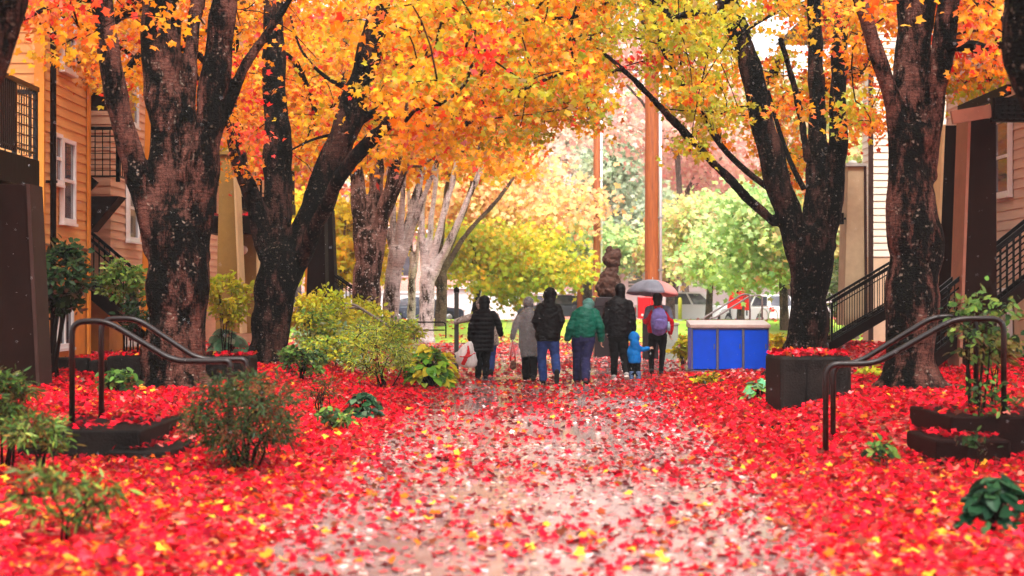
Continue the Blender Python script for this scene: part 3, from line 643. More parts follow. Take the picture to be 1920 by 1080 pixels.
def far_tree(name, label, px, d, crown, pal, nclu, size, trunk_w=.32, mat='bark_far', cat='tree', per=36, clus=.55, group='trees beyond the plaza', stems=3, fork=.35):
    """crown: (px centre, py top, py bottom, half-width px) at depth d"""
    s = F / d; x = (px - 960) / s; z0 = hz(x, d) if d < 95 else .1; cpx, t, b, hw = crown
    cx = (cpx - 960) / s; zt = H - (t - HZ) / s; zb = H - (b - HZ) / s; rx = hw / s; rz = (zt - zb) / 2; cz = (zt + zb) / 2
    o = empty(name, Vector((x, d, z0)), label, cat, group); tips = []
    lobes = []
    while len(lobes) < 11:
        v = Vector((random.uniform(-1, 1), random.uniform(-1, 1), random.uniform(-1, 1)))
        if .45 < v.length < .95 and all((v - q[0]).length > .34 for q in lobes): lobes.append((v, random.uniform(.26, .5), random.uniform(.16, .3)))
    while len(tips) < nclu:
        q, r, h = random.choice(lobes); v = Vector((random.gauss(0, .5), random.gauss(0, .5), random.gauss(0, .5)))
        if v.length > 1.25: continue
        v = q + Vector((v.x * r, v.y * r, v.z * h - .10 * (v.x * v.x + v.y * v.y)))
        tips.append((cx + rx * v.x, d + min(rx, 5) * v.y, cz + rz * v.z))
    mb = MB(); base = Vector((x, d, z0 - .3)); fk = Vector((x + (cx - x) * .2, d, zb + (zt - zb) * .1 if zb - z0 > 1.5 else z0 + 1.6)); starts = []
    mb.tube([base, base.lerp(fk, .15), base.lerp(fk, .5), fk], [trunk_w * .72, trunk_w * .52, trunk_w * .45, trunk_w * .4], 9)
    for k in range(stems):
        e = Vector((cx + rx * random.uniform(-.55, .55), d + random.uniform(-1.5, 1.5), cz + rz * random.uniform(.1, .7)))
        m1 = fk.lerp(e, .45) + Vector((0, 0, .5)); mb.tube([fk, m1, e], [trunk_w * .34, trunk_w * .22, .03], 7); starts += [fk.lerp(e, q / 6) for q in range(1, 7)]
    mb.build('trunk', M[mat], o)
    grow(starts, tips, .0035, n=3).build('twigs', M[mat], o)['kind'] = 'stuff'
    pos, nr, ax, sz, col = spray_leaves(tips, lambda c, p, pr: pick(pal, len(c), .16), per, clus, size, .6)
    cl = np.repeat(pick(pal, len(tips), .1), per, 0); col = col * .45 + cl * .55
    link('crown', leaf_mesh('crown', pos, nr, ax, sz, col, CLUMP, .3, .2), M['farleaf'], o)
def far_trees():
    T = far_tree
    T('maple_tree', 'bright yellow maple between the left trunks and the brick wall', 640, 66, (636, 330, 560, 75), P_YEL, 120, .26, .25, cat='maple tree')
    T('maple_tree', 'low yellow-green maple spreading over the lawn by the lamp post', 884, 74, (955, 425, 552, 140), P_YG, 230, .22, .32, 'bark', cat='maple tree', clus=.6)
    T('maple_tree', 'orange-pink maple arching over the lawn behind the pale stems', 905, 86, (945, 285, 470, 175), P_PEACH, 230, .30, .35, cat='maple tree', clus=.8)
    T('maple_tree', 'tall pink maple behind the orange utility pole', 1290, 98, (1190, 40, 320, 200), P_PINK, 130, .34, .4, cat='maple tree', clus=.9)
    T('maple_tree', 'pink-leaved maple showing right of the utility pole', 1262, 104, (1330, 230, 400, 130), P_PINK, 90, .34, .4, cat='maple tree', clus=.8)
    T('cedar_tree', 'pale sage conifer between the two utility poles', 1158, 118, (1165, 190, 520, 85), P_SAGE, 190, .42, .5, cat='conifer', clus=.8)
    T('leafy_tree', 'green tree with peach tips over the white pickup', 1328, 82, (1350, 390, 520, 120), P_MIX, 230, .26, .36, clus=.65)
    T('leafy_tree', 'green tree leaning toward the dark trunk above the red board', 1388, 76, (1400, 410, 535, 105), P_GREEN, 230, .25, .36, clus=.6)
    T('leafy_tree', 'slim trunked green tree just left of the dark forked maple', 1472, 66, (1450, 350, 530, 90), P_GREEN, 190, .24, .38, clus=.6)
    T('leafy_tree', 'vase-shaped grey-stemmed tree behind the umbrella', 1256, 90, (1262, 430, 520, 70), P_MIX, 110, .26, .55, clus=.6, stems=6)
    T('leafy_tree', 'green tree behind the tan pillar on the right', 1600, 62, (1600, 250, 520, 85), P_MIX, 220, .24, .4, clus=.6)
    T('leafy_tree', 'grey-trunked tree beside the carved sculpture', 1103, 92, (1075, 400, 520, 90), P_GREEN, 180, .28, .75, clus=.7)
    T('leafy_tree', 'orange and green tree far behind the right canopy', 1480, 110, (1470, 120, 420, 160), P_MIX, 260, .4, .5, clus=1.0)
    T('leafy_tree', 'tall peach-coloured tree far above the brick building', 760, 128, (840, 150, 470, 180), P_PINK + P_MIX, 260, .48, .6, clus=1.2)
    T('leafy_tree', 'tall orange tree behind the left apartment building', 560, 100, (520, 20, 420, 150), PINKO, 260, .42, .5, clus=1.0)
    T('leafy_tree', 'green tree behind the cream building on the right', 1700, 90, (1700, 60, 420, 140), P_MIX, 220, .38, .5, clus=.9)
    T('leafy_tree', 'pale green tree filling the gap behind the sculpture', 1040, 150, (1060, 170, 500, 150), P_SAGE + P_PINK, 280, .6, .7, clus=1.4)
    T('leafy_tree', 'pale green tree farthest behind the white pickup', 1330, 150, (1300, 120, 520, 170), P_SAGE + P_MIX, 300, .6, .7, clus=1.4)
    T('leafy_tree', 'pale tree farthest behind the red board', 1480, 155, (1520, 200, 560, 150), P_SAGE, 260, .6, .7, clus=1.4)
    # a wood closing the view, haze painted into its pale leaf colours, beyond anything one could count
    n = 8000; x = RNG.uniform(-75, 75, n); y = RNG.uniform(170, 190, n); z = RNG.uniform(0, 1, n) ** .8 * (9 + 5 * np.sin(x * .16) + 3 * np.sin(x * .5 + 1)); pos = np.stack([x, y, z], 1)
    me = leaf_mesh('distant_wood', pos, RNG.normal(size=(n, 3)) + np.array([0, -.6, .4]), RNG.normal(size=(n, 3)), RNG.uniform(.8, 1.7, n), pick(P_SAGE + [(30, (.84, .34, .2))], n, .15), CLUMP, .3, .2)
    tag(link('distant_wood', me, M['farleaf']), 'distant wood closing the view, haze painted into its pale leaves', 'wood', kind='stuff')

# ------------------------------------------------------------------ shrubs and small plants
S_DARK = [(60, (.018, .045, .014)), (30, (.035, .075, .02)), (10, (.07, .10, .03))]
S_GREEN = [(45, (.09, .21, .035)), (30, (.18, .33, .06)), (15, (.32, .44, .07)), (6, (.50, .56, .14))]
S_LIME = [(42, (.52, .58, .03)), (30, (.66, .66, .04)), (14, (.30, .44, .05)), (14, (.80, .62, .05))]
S_YEL = [(40, (.78, .66, .03)), (30, (.60, .58, .03)), (20, (.84, .56, .02)), (10, (.38, .44, .04))]
S_NAND = [(48, (.028, .040, .008)), (26, (.07, .08, .014)), (11, (.26, .05, .015)), (8, (.24, .015, .015)), (7, (.20, .20, .03))]
S_PALE = [(40, (.46, .60, .36)), (34, (.34, .52, .26)), (20, (.62, .70, .44)), (8, (.18, .34, .12))]
S_HOSTA = [(45, (.14, .36, .20)), (35, (.24, .48, .28)), (20, (.42, .60, .40))]
S_HOSTAD = [(60, (.007, .035, .014)), (40, (.016, .06, .022))]
S_HOSTAY = [(40, (.14, .34, .03)), (30, (.30, .46, .05)), (22, (.78, .64, .05)), (8, (.05, .14, .03))]
def shrub(name, label, px, py_base, d, boxpx, pal, n, size, tmpl=OVAL, cat='shrub', stems=5, flat=.5, clumps=None, stem_r=.014, depth=None, group='shrubs beside the path', curve=0.0, outward=.6, zb=None):
    """boxpx: (x0, y0, x1, y1) of the foliage in photo pixels at depth d"""
    s = F / d; x0, y0, x1, y1 = boxpx; x = (px - 960) / s; z0 = hz(x, d) if zb is None else zb; o = empty(name, Vector((x, d, z0)), label, cat, group)
    cx = ((x0 + x1) / 2 - 960) / s; rx = (x1 - x0) / 2 / s; zt = H - (y0 - HZ) / s; zb_ = max(H - (y1 - HZ) / s, z0 + .02); rz = (zt - zb_) / 2; cz = (zt + zb_) / 2; ry = depth or min(rx, .9)
    n = int(n * 1.9); size *= 1.6 if tmpl is NARROW else 1.2; clumps = clumps or max(6, n // 22); tips = []
    while len(tips) < clumps:
        v = Vector((random.uniform(-1, 1), random.uniform(-1, 1), random.uniform(-1, 1)))
        if .35 < v.length < 1: tips.append((cx + rx * v.x * .92, d + ry * v.y, cz + rz * v.z * .92))
    mb = MB(); starts = []
    for k in range(stems):
        t = random.choice(tips); b = Vector((x + random.uniform(-.25, .25) * rx * .6, d + random.uniform(-.2, .2) * ry, z0 - .04)); e = Vector((b.x + (t[0] - b.x) * .55, b.y + (t[1] - b.y) * .5, zb_ + (zt - zb_) * random.uniform(.25, .6)))
        m1 = b.lerp(e, .5) + Vector((random.uniform(-.06, .06) + curve, 0, .04)); mb.tube([b, m1, e], [stem_r, stem_r * .8, stem_r * .45], 6); starts += [b.lerp(m1, .7), m1, m1.lerp(e, .5), e]
    g = grow(starts, tips, stem_r * .12, n=4); mb.add(g.v, g.f, True); mb.build('stems', M['stem'], o)
    per = max(1, n // clumps); c = np.repeat(np.array(tips), per, 0); k = len(c); rr = max(.05, min(.22, .55 * (rx * ry * rz / clumps) ** (1 / 3)))
    off = RNG.normal(size=(k, 3)) * rr * np.array([1, 1, .7]); pos = c + off
    nr = np.stack([RNG.normal(0, .6, k), RNG.normal(-.25, .6, k), np.abs(RNG.normal(.7, .4, k))], 1); ax = off + (pos - np.array([cx, d, cz])) * outward * .2 + RNG.normal(size=(k, 3)) * .04 + np.array([0, 0, -.03])
    col = pick(pal, k, .2) * .6 + np.repeat(pick(pal, clumps, .15), per, 0) * .4
    link('foliage', leaf_mesh('foliage', pos, nr, ax, size * RNG.uniform(.6, 1.25, k), col, tmpl, .3, .25), M['shrub'], o); return o
def hosta(name, label, px, py, d, w, h, pal, n, size, cat='plant', group='broad-leaved plants beside the path'):
    s = F / d; x = (px - 960) / s; z0 = hz(x, d); o = empty(name, Vector((x, d, z0)), label, cat, group); rx = w / 2 / s; hh = h / s
    a = RNG.uniform(0, 2 * PI, n); q = np.sqrt(RNG.uniform(.03, 1, n)); el = (1 - q ** 2.4) * .75 + .14
    pos = np.stack([x + rx * q * np.cos(a) * .88, d + rx * .8 * q * np.sin(a), z0 + hh * np.clip(el + RNG.normal(0, .08, n), .1, .92)], 1)
    out = np.stack([np.cos(a), np.sin(a), .1 - .65 * q], 1) + RNG.normal(0, .25, (n, 3)); nr = np.stack([np.cos(a) * (.1 + .45 * q), np.sin(a) * (.1 + .45 * q) - .25, np.ones(n)], 1) + RNG.normal(0, .32, (n, 3))
    mb = MB()
    for p in pos[::2]: mb.tube([(x, d, z0 - .03), (x + (p[0] - x) * .4, d + (p[1] - d) * .4, z0 + (p[2] - z0) * .75), tuple(p)], [.008, .006, .004], 4, cap=False)
    mb.build('stems', M['stem'], o)
    link('foliage', leaf_mesh('foliage', pos, nr, out, size * RNG.uniform(.7, 1.2, n), pick(pal, n, .16), HEART, .35, .3), M['shrub'], o); return o
def plants():
    S = shrub
    S('camellia_shrub', 'dark glossy camellia with a bare crooked stem in front of the orange wall', 104, 655, 24.6, (55, 448, 166, 600), S_DARK, 620, .11, OVAL, stems=4, stem_r=.03, clumps=52, depth=.45)
    S('climbing_shrub', 'small-leaved green climber before the left stair rail', 236, 650, 28, (182, 478, 276, 570), S_GREEN, 460, .085, OVAL, stems=4, clumps=46, depth=.4)
    S('climbing_shrub', 'darker trailing bush under the left stair rail', 262, 655, 27.6, (225, 560, 282, 625), S_DARK, 240, .08, OVAL, stems=4, clumps=26, depth=.35)
    S('leafy_shrub', 'yellow-green upright bush between the two near left trunks', 425, 640, 34, (386, 506, 472, 615), S_LIME, 560, .10, OVAL, clumps=50)
    S('leafy_shrub', 'yellow bush against the orange pillar behind the leaning maple', 572, 650, 37, (540, 545, 614, 640), S_YEL, 460, .11, OVAL, clumps=40)
    S('leafy_shrub', 'lime bush beside the brown pillar and stair rail', 668, 625, 40, (612, 556, 735, 640), S_LIME, 420, .11, OVAL, clumps=44)
    S('ground_cover_shrub', 'pale green low bush spreading in front of the far handrail', 640, 660, 36.5, (560, 606, 716, 662), S_PALE, 640, .10, OVAL, clumps=54, depth=1.2)
    S('feathery_shrub', 'feathery yellow-green bush left of the walkers, bare stems below', 722, 735, 29, (636, 604, 790, 718), S_LIME + S_GREEN + S_GREEN, 900, .058, NARROW, clumps=80, stems=7, depth=.7)
    S('feathery_shrub', 'low yellow feathery bush behind the taller one near the path', 690, 690, 33, (628, 592, 770, 664), S_LIME + S_GREEN, 480, .07, NARROW, clumps=80, depth=.8)
    S('low_shrub', 'small dark green bush at the foot of the leaning maple', 565, 712, 27.5, (520, 646, 614, 706), S_GREEN + S_DARK, 420, .075, OVAL, clumps=40, depth=.4)
    S('nandina_shrub', 'dark twiggy nandina bush in the leaves at lower left', 456, 890, 14.9, (340, 690, 580, 872), S_NAND + S_DARK + S_DARK, 3000, .042, NARROW, clumps=120, stems=12, depth=.65, stem_r=.013)
    S('nandina_shrub', 'green nandina clump cut by the left edge of the view', 10, 830, 15.2, (-70, 690, 66, 815), S_GREEN + S_NAND + S_DARK, 1100, .055, NARROW, clumps=80, depth=.45)
    S('nandina_shrub', 'sprawling nandina beside the concrete step at far left', 76, 850, 14.0, (5, 770, 135, 848), S_GREEN + S_NAND, 520, .055, NARROW, clumps=40, depth=.35)
    S('nandina_seedling', 'thin nandina seedling with feathery tops at bottom left', 126, 1040, 10.6, (5, 862, 240, 990), S_GREEN + S_NAND + S_NAND, 300, .062, NARROW, clumps=40, stems=5, depth=.3, stem_r=.008)
    S('low_shrub', 'small sprig of yellow-green leaves in front of the hosta at centre left', 624, 800, 19.5, (596, 768, 656, 802), S_GREEN + S_DARK, 70, .08, OVAL, clumps=12, depth=.2)
    S('low_shrub', 'small leafy weed under the left handrail', 218, 722, 22, (188, 694, 262, 730), S_GREEN + S_DARK, 120, .09, OVAL, clumps=16, depth=.3)
    S('vine_shrub', 'dark vine with small shining leaves climbing the right handrail', 1826, 760, 17.6, (1764, 540, 1926, 690), S_DARK + S_GREEN, 250, .075, OVAL, clumps=62, stems=7, depth=.5)
    S('vine_shrub', 'short twiggy vine around the right handrail posts', 1838, 780, 16.4, (1806, 690, 1930, 790), S_DARK + S_GREEN, 60, .06, OVAL, clumps=26, stems=4, depth=.3)
    S('rhododendron_shrub', 'olive rhododendron sprig below the right handrail', 1862, 730, 18.2, (1832, 640, 1892, 694), [(60, (.16, .15, .03)), (40, (.26, .20, .05))], 60, .17, NARROW, clumps=8, stems=3, depth=.25)
    S('leafy_shrub', 'blue-green bush under the tan pillar on the right', 1585, 600, 46, (1546, 480, 1628, 602), S_PALE + S_GREEN, 620, .13, OVAL, clumps=60, depth=.8)
    S('low_shrub', 'yellow-green clump at the left end of the blue box', 1278, 680, 40, (1256, 632, 1300, 674), S_YEL + S_LIME, 130, .14, OVAL, clumps=18, depth=.3)
    S('low_shrub', 'yellow clump between the blue box and the dark trunk', 1452, 680, 38.5, (1436, 618, 1470, 672), S_YEL, 130, .14, OVAL, clumps=18, depth=.3)
    S('low_shrub', 'low yellow leaves beside the right planter and big trunk', 1628, 720, 27, (1598, 692, 1660, 720), S_LIME, 120, .09, OVAL, clumps=16, depth=.3)
    S('low_shrub', 'orange-green weed in front of the blue box', 1324, 718, 30, (1302, 700, 1352, 720), S_YEL + S_NAND, 80, .08, OVAL, clumps=12, depth=.2)
    S('weed_sprig', 'tiny green weed right of the handrail post', 1656, 868, 15.2, (1628, 832, 1684, 862), S_GREEN + S_DARK, 40, .07, OVAL, clumps=8, stems=3, depth=.12, stem_r=.006)
    S('weed_sprig', 'tiny dark sprig below the brick step on the right', 1822, 846, 14.6, (1806, 812, 1840, 842), S_DARK, 30, .05, OVAL, clumps=6, stems=3, depth=.1, stem_r=.006)
    S('leafy_shrub', 'upright green bush right of the leaning maple trunk', 588, 665, 35.5, (556, 560, 640, 660), S_LIME + S_GREEN, 420, .09, OVAL, clumps=44, depth=.5)
    S('low_shrub', 'green bush under the far tubular handrail', 742, 650, 37, (690, 596, 800, 652), S_GREEN + S_LIME, 480, .085, OVAL, clumps=46, depth=.6)
    S('low_shrub', 'red-tinged thin sapling in the leaves left of centre', 604, 760, 21.5, (566, 700, 640, 756), S_NAND, 150, .05, NARROW, clumps=26, stems=6, depth=.25)
    S('low_shrub', 'pale variegated bush between the hosta and the feathery shrub', 764, 700, 31.5, (732, 636, 800, 694), S_PALE + S_LIME, 420, .07, OVAL, clumps=36, depth=.5)
    S('leafy_shrub', 'tall lime sprays between the leaning maple and the brown pillar', 612, 655, 36.8, (580, 535, 660, 640), S_LIME, 420, .09, OVAL, clumps=40, depth=.5)
    S('ground_cover_shrub', 'bright lime ground cover left of the feathery shrub', 620, 690, 32.5, (560, 628, 690, 686), S_LIME + S_GREEN, 620, .08, OVAL, clumps=60, depth=.9)
    hosta('hosta_plant', 'second hosta with pale blades, in front of the lime ground cover', 650, 668, 34.2, 110, 50, S_PALE, 110, .19)
    hosta('hosta_plant', 'blue-green hosta between the two near left trunks', 428, 662, 34.5, 96, 62, S_HOSTA, 130, .21)
    hosta('hosta_plant', 'large green and yellow hosta at the path edge by the walkers', 806, 720, 29.5, 100, 80, S_HOSTAY, 170, .20)
    hosta('hosta_plant', 'small dark rosette plant at the path edge, centre left', 680, 775, 21.5, 84, 52, S_HOSTAD + [(25, (.14, .22, .12))], 70, .13)
    hosta('hosta_plant', 'dark green hosta at the right edge of the foreground', 1872, 968, 11.2, 150, 100, S_HOSTAD + [(30, (.05, .13, .05))], 95, .13)
    hosta('hosta_plant', 'small grey-green rosette left of the concrete planter', 1425, 752, 24.4, 76, 40, S_GREEN + S_HOSTA, 60, .12)
    hosta('hosta_plant', 'yellowing hosta beside the plastic bag', 838, 690, 32.2, 44, 52, S_YEL, 50, .18)
    # one fallen twig
    mb = MB(); pts = [P(1828, 868, 13.2), P(1850, 838, 13.0), P(1890, 822, 12.9), P(1935, 812, 12.8)]; pts = [Vector((p.x, p.y, hz(p.x, p.y) + z)) for p, z in zip(pts, (.02, .12, .15, .12))]
    tag(mb.tube(pts, [.004, .006, .007, .008], 6).build('fallen_twig', M['bark_far']), 'thin bare twig arching over the leaves at lower right', 'twig')
# ------------------------------------------------------------------ buildings
def siding(mb, a, b, nrm, z0, z1, bh=.165, lip=.022):
    """lapped boards from a to b (x, y) facing nrm"""
    a = Vector((*a, 0)); b = Vector((*b, 0)); nrm = Vector((*nrm, 0)); n = int(round((z1 - z0) / bh)); h = (z1 - z0) / n
    for i in range(n):
        lo, hi = z0 + i * h, z0 + (i + 1) * h; q = nrm * lip; Z = Vector((0, 0, 1))
        mb.add([a + q + Z * lo, b + q + Z * lo, b + nrm * .003 + Z * hi, a + nrm * .003 + Z * hi, a + Z * lo, b + Z * lo], [(0, 1, 2, 3), (4, 5, 1, 0)])
def body(mb, x0, x1, y0, y1, z0, z1): mb.box((x0, y0, z0), (x1, y1, z1))
def window(root, c, u, nrm, w, h, label=None, mull='h', fw=.07):
    """c: centre on the wall; u: along the wall; nrm: out of the wall"""
    u = Vector((*u, 0)); n = Vector((*nrm, 0)); c = Vector(c); M4 = Matrix((( u.x, n.x, 0, c.x), (u.y, n.y, 0, c.y), (0, 0, 1, c.z), (0, 0, 0, 1)))
    f = MB()
    f.box((-w / 2, .0, -h / 2), (-w / 2 + fw, .075, h / 2), 0, M4); f.box((w / 2 - fw, .0, -h / 2), (w / 2, .075, h / 2), 0, M4)
    f.box((-w / 2 + fw, .0, h / 2 - fw), (w / 2 - fw, .073, h / 2), 0, M4); f.box((-w / 2 + fw, .0, -h / 2), (w / 2 - fw, .073, -h / 2 + fw), 0, M4)
    if mull == 'h': f.box((-w / 2 + fw, .0, -.025), (w / 2 - fw, .062, .03), 0, M4)
    if mull == 'v': f.box((-.025, .0, -h / 2 + fw), (.025, .062, h / 2 - fw), 0, M4)
    f.box((-w / 2 - .03, .0, -h / 2 - .05), (w / 2 + .03, .10, -h / 2 - .002), 0, M4)
    o = f.build('window', M['white_trim'], root)
    if label: o['label'] = label
    p = MB(); p.box((-w / 2 + fw, .026, -h / 2 + fw), (w / 2 - fw, .036, h / 2 - fw), 0, M4); p.build('pane', M['glass'], o); return o
def railing(root, pts, h, mat, top_r=.028, bal=.13, grid=False, name='railing', wide=None):
    """pts: floor line; top rail, bottom rail and balusters"""
    mb = MB(); pts = [Vector(p) for p in pts]; Z = Vector((0, 0, 1))
    for a, b in zip(pts, pts[1:]):
        mb.bar(a + Z * h, b + Z * h, wide or top_r * 2, top_r * 2); mb.bar(a + Z * .10, b + Z * .10, .03); mb.bar(a + Z * (h - .14), b + Z * (h - .14), .025)
        n = max(2, int((b - a).length / bal))
        for i in range(n + 1):
            p = a.lerp(b, i / n); w = .05 if i in (0, n) else .016; mb.bar(p + Z * (.0 if i in (0, n) else .1), p + Z * (h - top_r), w)
        if grid:
            for k in range(1, 7): mb.bar(a + Z * (.1 + k * (h - .24) / 7), b + Z * (.1 + k * (h - .24) / 7), .012)
    return mb.build(name, mat, root)
def staircase(name, label, x0, x1, y0, y1, z0, z1, mat=None, rail=True, land=None, group='outside stairs of the apartments', h=.92, grid=False, root=None):
    """a flight rising along x from (x0, z0) to (x1, z1), y0..y1 wide; land: x where the top landing ends"""
    o = root or empty(name, Vector((x0, (y0 + y1) / 2, z0)), label, 'stairs', group); mat = mat or M['dark_brown']; n = max(3, int(round((z1 - z0) / .19))); dx = (x1 - x0) / n; dz = (z1 - z0) / n
    for yy in (y0, y1 - .06):
        mb = MB(); a = Vector((x0 - dx * .6, yy + .03, z0 - .02)); b = Vector((x1, yy + .03, z1 - .0)); mb.bar(a - Vector((0, 0, .02)), b - Vector((0, 0, .05)), .06, .20); mb.build('stringer', mat, o)
    for i in range(n):
        mb = MB(); xa = x0 + dx * i; mb.box((min(xa, xa + dx * 1.12), y0 + .065, z0 + dz * (i + 1) - .045), (max(xa, xa + dx * 1.12), y1 - .065, z0 + dz * (i + 1))); mb.build('tread', M['dark_concrete'], o)
    if rail:
        for yy in (y0 + .03, y1 - .03): railing(o, [(x0, yy, z0 + .1), (x1, yy, z1)], h, M['black_iron'], grid=grid)
    if land is not None:
        mb = MB(); mb.box((min(x1, land), y0, z1 - .24), (max(x1, land), y1, z1)); mb.build('landing', mat, o)
    return o
def pillar(name, label, d, bl, br, yb, tl, tr, yt, thick, face, trim, trim_side, cap=None, group='tapered pillars of the apartments'):
    """battered pillar: pixel edges at the foot and the top, thick metres deep; a pale board runs up the edge on the path side"""
    s = F / d; X = lambda px: (px - 960) / s; zt = H - (yt - HZ) / s; z0 = H - (yb - HZ) / s
    o = empty(name, Vector(((X(bl) + X(br)) / 2, d, z0)), label, 'pillar', group)
    mb = MB(); mb.hexa([(X(bl), d, z0), (X(br), d, z0), (X(br), d + thick, z0), (X(bl), d + thick, z0)], [(X(tl), d, zt), (X(tr), d, zt), (X(tr), d + thick, zt), (X(tl), d + thick, zt)]); mb.build('shaft', face, o, .012)
    if trim:
        b, t = (X(bl), X(tl)) if trim_side < 0 else (X(br), X(tr)); k = trim_side * .05; mb = MB()
        q = lambda x, z: sorted([x + trim_side * .003, x + k]); (b0, b1), (t0, t1) = q(b, 0), q(t, 0)
        mb.hexa([(b0, d - .04, z0), (b1, d - .04, z0), (b1, d + thick + .03, z0), (b0, d + thick + .03, z0)], [(t0, d - .04, zt), (t1, d - .04, zt), (t1, d + thick + .03, zt), (t0, d + thick + .03, zt)]); mb.build('edge_board', trim, o)
    if cap:
        mb = MB(); c = Vector(((X(tl) + X(tr)) / 2, d + thick / 2, zt)); w = abs(X(tr) - X(tl)) / 2
        mb.box((c.x - w - .06, d - .06, zt + .002), (c.x + w + .06, d + thick + .06, zt + .07)); mb.lathe((c.x, c.y, zt + .072), [(w * .62, 0), (w * .6, w * .25), (w * .42, w * .45), (w * .15, w * .56)], 14); mb.build('cap', cap, o)
    return o
def disc_lamp(root, c, n, r):
    mb = MB(); c = Vector(c); mb.tube([c, c + Vector(n) * .05, c + Vector(n) * .10, c + Vector(n) * .12], [r * .9, r, r * .85, r * .4], 16); return mb.build('wall_lamp', M['lamp_white'], root)

def left_buildings():
    o = empty('apartment_building', (-7.5, 28.8, hz(-7.5, 28.8)), 'orange-tan lap-sided apartment building at the left edge', 'building', 'apartment buildings along the path')
    b = MB(); body(b, -16, -7.53, 27.33, 30.2, .2, 9.4); body(b, -16, -9.6, 30.2, 31.9, .2, 9.4); body(b, -16, -7.53, 31.9, 35.2, .2, 9.4); b.build('wall', M['orange_panel'], o)
    s1 = MB(); siding(s1, (-7.53, 27.3), (-7.53, 30.2), (1, 0), 2.42, 9.4); siding(s1, (-16, 27.33), (-7.5, 27.33), (0, -1), .9, 9.4); s1.build('siding', M['orange_siding'], o)
    s2 = MB(); siding(s2, (-7.53, 31.9), (-7.53, 35.2), (1, 0), 1.7, 9.4); siding(s2, (-9.6, 30.2), (-9.6, 31.9), (1, 0), 1.7, 9.4); siding(s2, (-9.6, 31.9), (-7.5, 31.9), (0, -1), 1.7, 9.4); siding(s2, (-7.53, 35.2), (-16, 35.2), (0, 1), .6, 9.4); s2.build('siding', M['peach_siding'], o)
    c = MB(); c.box((-7.62, 27.20, .3), (-7.46, 27.29, 9.4)); c.build('corner_board', M['orange_panel'], o)
    c = MB(); c.box((-7.50, 30.1, .3), (-7.455, 30.22, 9.4)); c.build('corner_board', M['orange_panel'], o)
    c = MB(); c.box((-7.528, 27.3, 1.78), (-7.505, 30.1, 1.815)); c.box((-7.5, 27.3, 2.40), (-7.47, 30.1, 2.43)); c.build('belt_seam', M['trim_tan'], o)
    c = MB(); c.tube([(-7.36, 27.38, .3), (-7.36, 27.38, 9.2)], .05, 10); [c.box((-7.5, 27.34, z), (-7.30, 27.42, z + .04)) for z in (1.2, 3.4, 5.8, 8)]; c.build('downspout', M['dark_brown'], o)
    def w(y0, y1, pt, pb, lab, x=-7.5, mull='h'):
        yc = (y0 + y1) / 2; s = F / yc; z1 = H - (pt - HZ) / s; z0 = H - (pb - HZ) / s; return window(o, (x, yc, (z0 + z1) / 2), (0, 1), (1, 0), y1 - y0, z1 - z0, lab, mull)
    w(28.28, 29.10, 262, 418, 'tall white sash window half of the pair by the downspout'); w(27.76, 28.25, 250, 345, 'short narrow white window joined to the tall sash')
    w(28.28, 29.10, 0, 135, None); w(27.76, 28.25, -25, 60, None)
    w(27.95, 28.95, 540, 652, None, mull='v'); w(33.15, 34.1, 330, 452, None); w(33.0, 34.0, 548, 645, None); w(33.0, 34.0, 110, 235, None)
    r = MB(); r.hexa([(-16, 26.6, 9.4), (-6.9, 26.6, 9.4), (-6.9, 35.8, 9.4), (-16, 35.8, 9.4)], [(-16, 30.5, 11.4), (-9.5, 30.5, 11.4), (-9.5, 32, 11.4), (-16, 32, 11.4)]); r.build('roof', M['roof'], o)
    # balcony in front, at the frame edge
    bl = MB(); bl.box((-11, 21.6, 3.14), (-6.92, 25.0, 3.56)); bo = bl.build('balcony', M['dark_brown'], o, .01)
    mb = MB()
    for y in (21.6, 23.9, 24.97): mb.bar((-6.97, y, 3.56), (-6.97, y, 4.56), .06)
    mb.box((-7.0, 21.6, 4.56), (-6.92, 25.0, 4.63)); mb.bar((-6.97, 21.6, 3.66), (-6.97, 25.0, 3.66), .03)
    for i in range(1, 9): mb.bar((-6.97, 23.9 + i * .12, 3.6), (-6.97, 23.9 + i * .12, 4.56), .014)
    for i in range(1, 7): mb.bar((-6.97, 23.9, 3.6 + i * .14), (-6.97, 24.97, 3.6 + i * .14), .014)
    for i in range(24): mb.bar((-6.97, 21.65 + i * .095, 3.6), (-6.97, 21.65 + i * .095, 4.56), .05, .02)
    mb.bar((-11, 24.95, 4.56), (-6.97, 24.95, 4.56), .07); [mb.bar((-7.05 - i * .12, 24.95, 3.6), (-7.05 - i * .12, 24.95, 4.56), .02) for i in range(30)]
    mb.build('railing', M['iron'], bo)
    mb = MB(); mb.box((-11, 24.6, .3), (-7.3, 24.9, 3.13)); mb.box((-11, 21.8, .3), (-10.8, 24.6, 3.13)); mb.build('porch_wall', M['dark_brown'], o)
    disc_lamp(o, (-7.22, 22.55, 2.57), (0, -1, 0), .11)
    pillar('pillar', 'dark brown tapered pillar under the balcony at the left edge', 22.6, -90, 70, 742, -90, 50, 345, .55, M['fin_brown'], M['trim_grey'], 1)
    pillar('pillar', 'bright orange pillar between the stems of the thick left maple', 31.0, 262, 303, 705, 273, 297, 170, .5, M['fin_orange'], None, 1)
    staircase('staircase', 'dark wooden stair in the recess of the orange left building', -6.3, -8.3, 31.0, 31.85, .45, 2.25)
    u = staircase('staircase', 'dark upper stair flight and landing above the left recess', -7.7, -9.4, 30.25, 31.0, 3.62, 5.2, land=-6.95, grid=True)
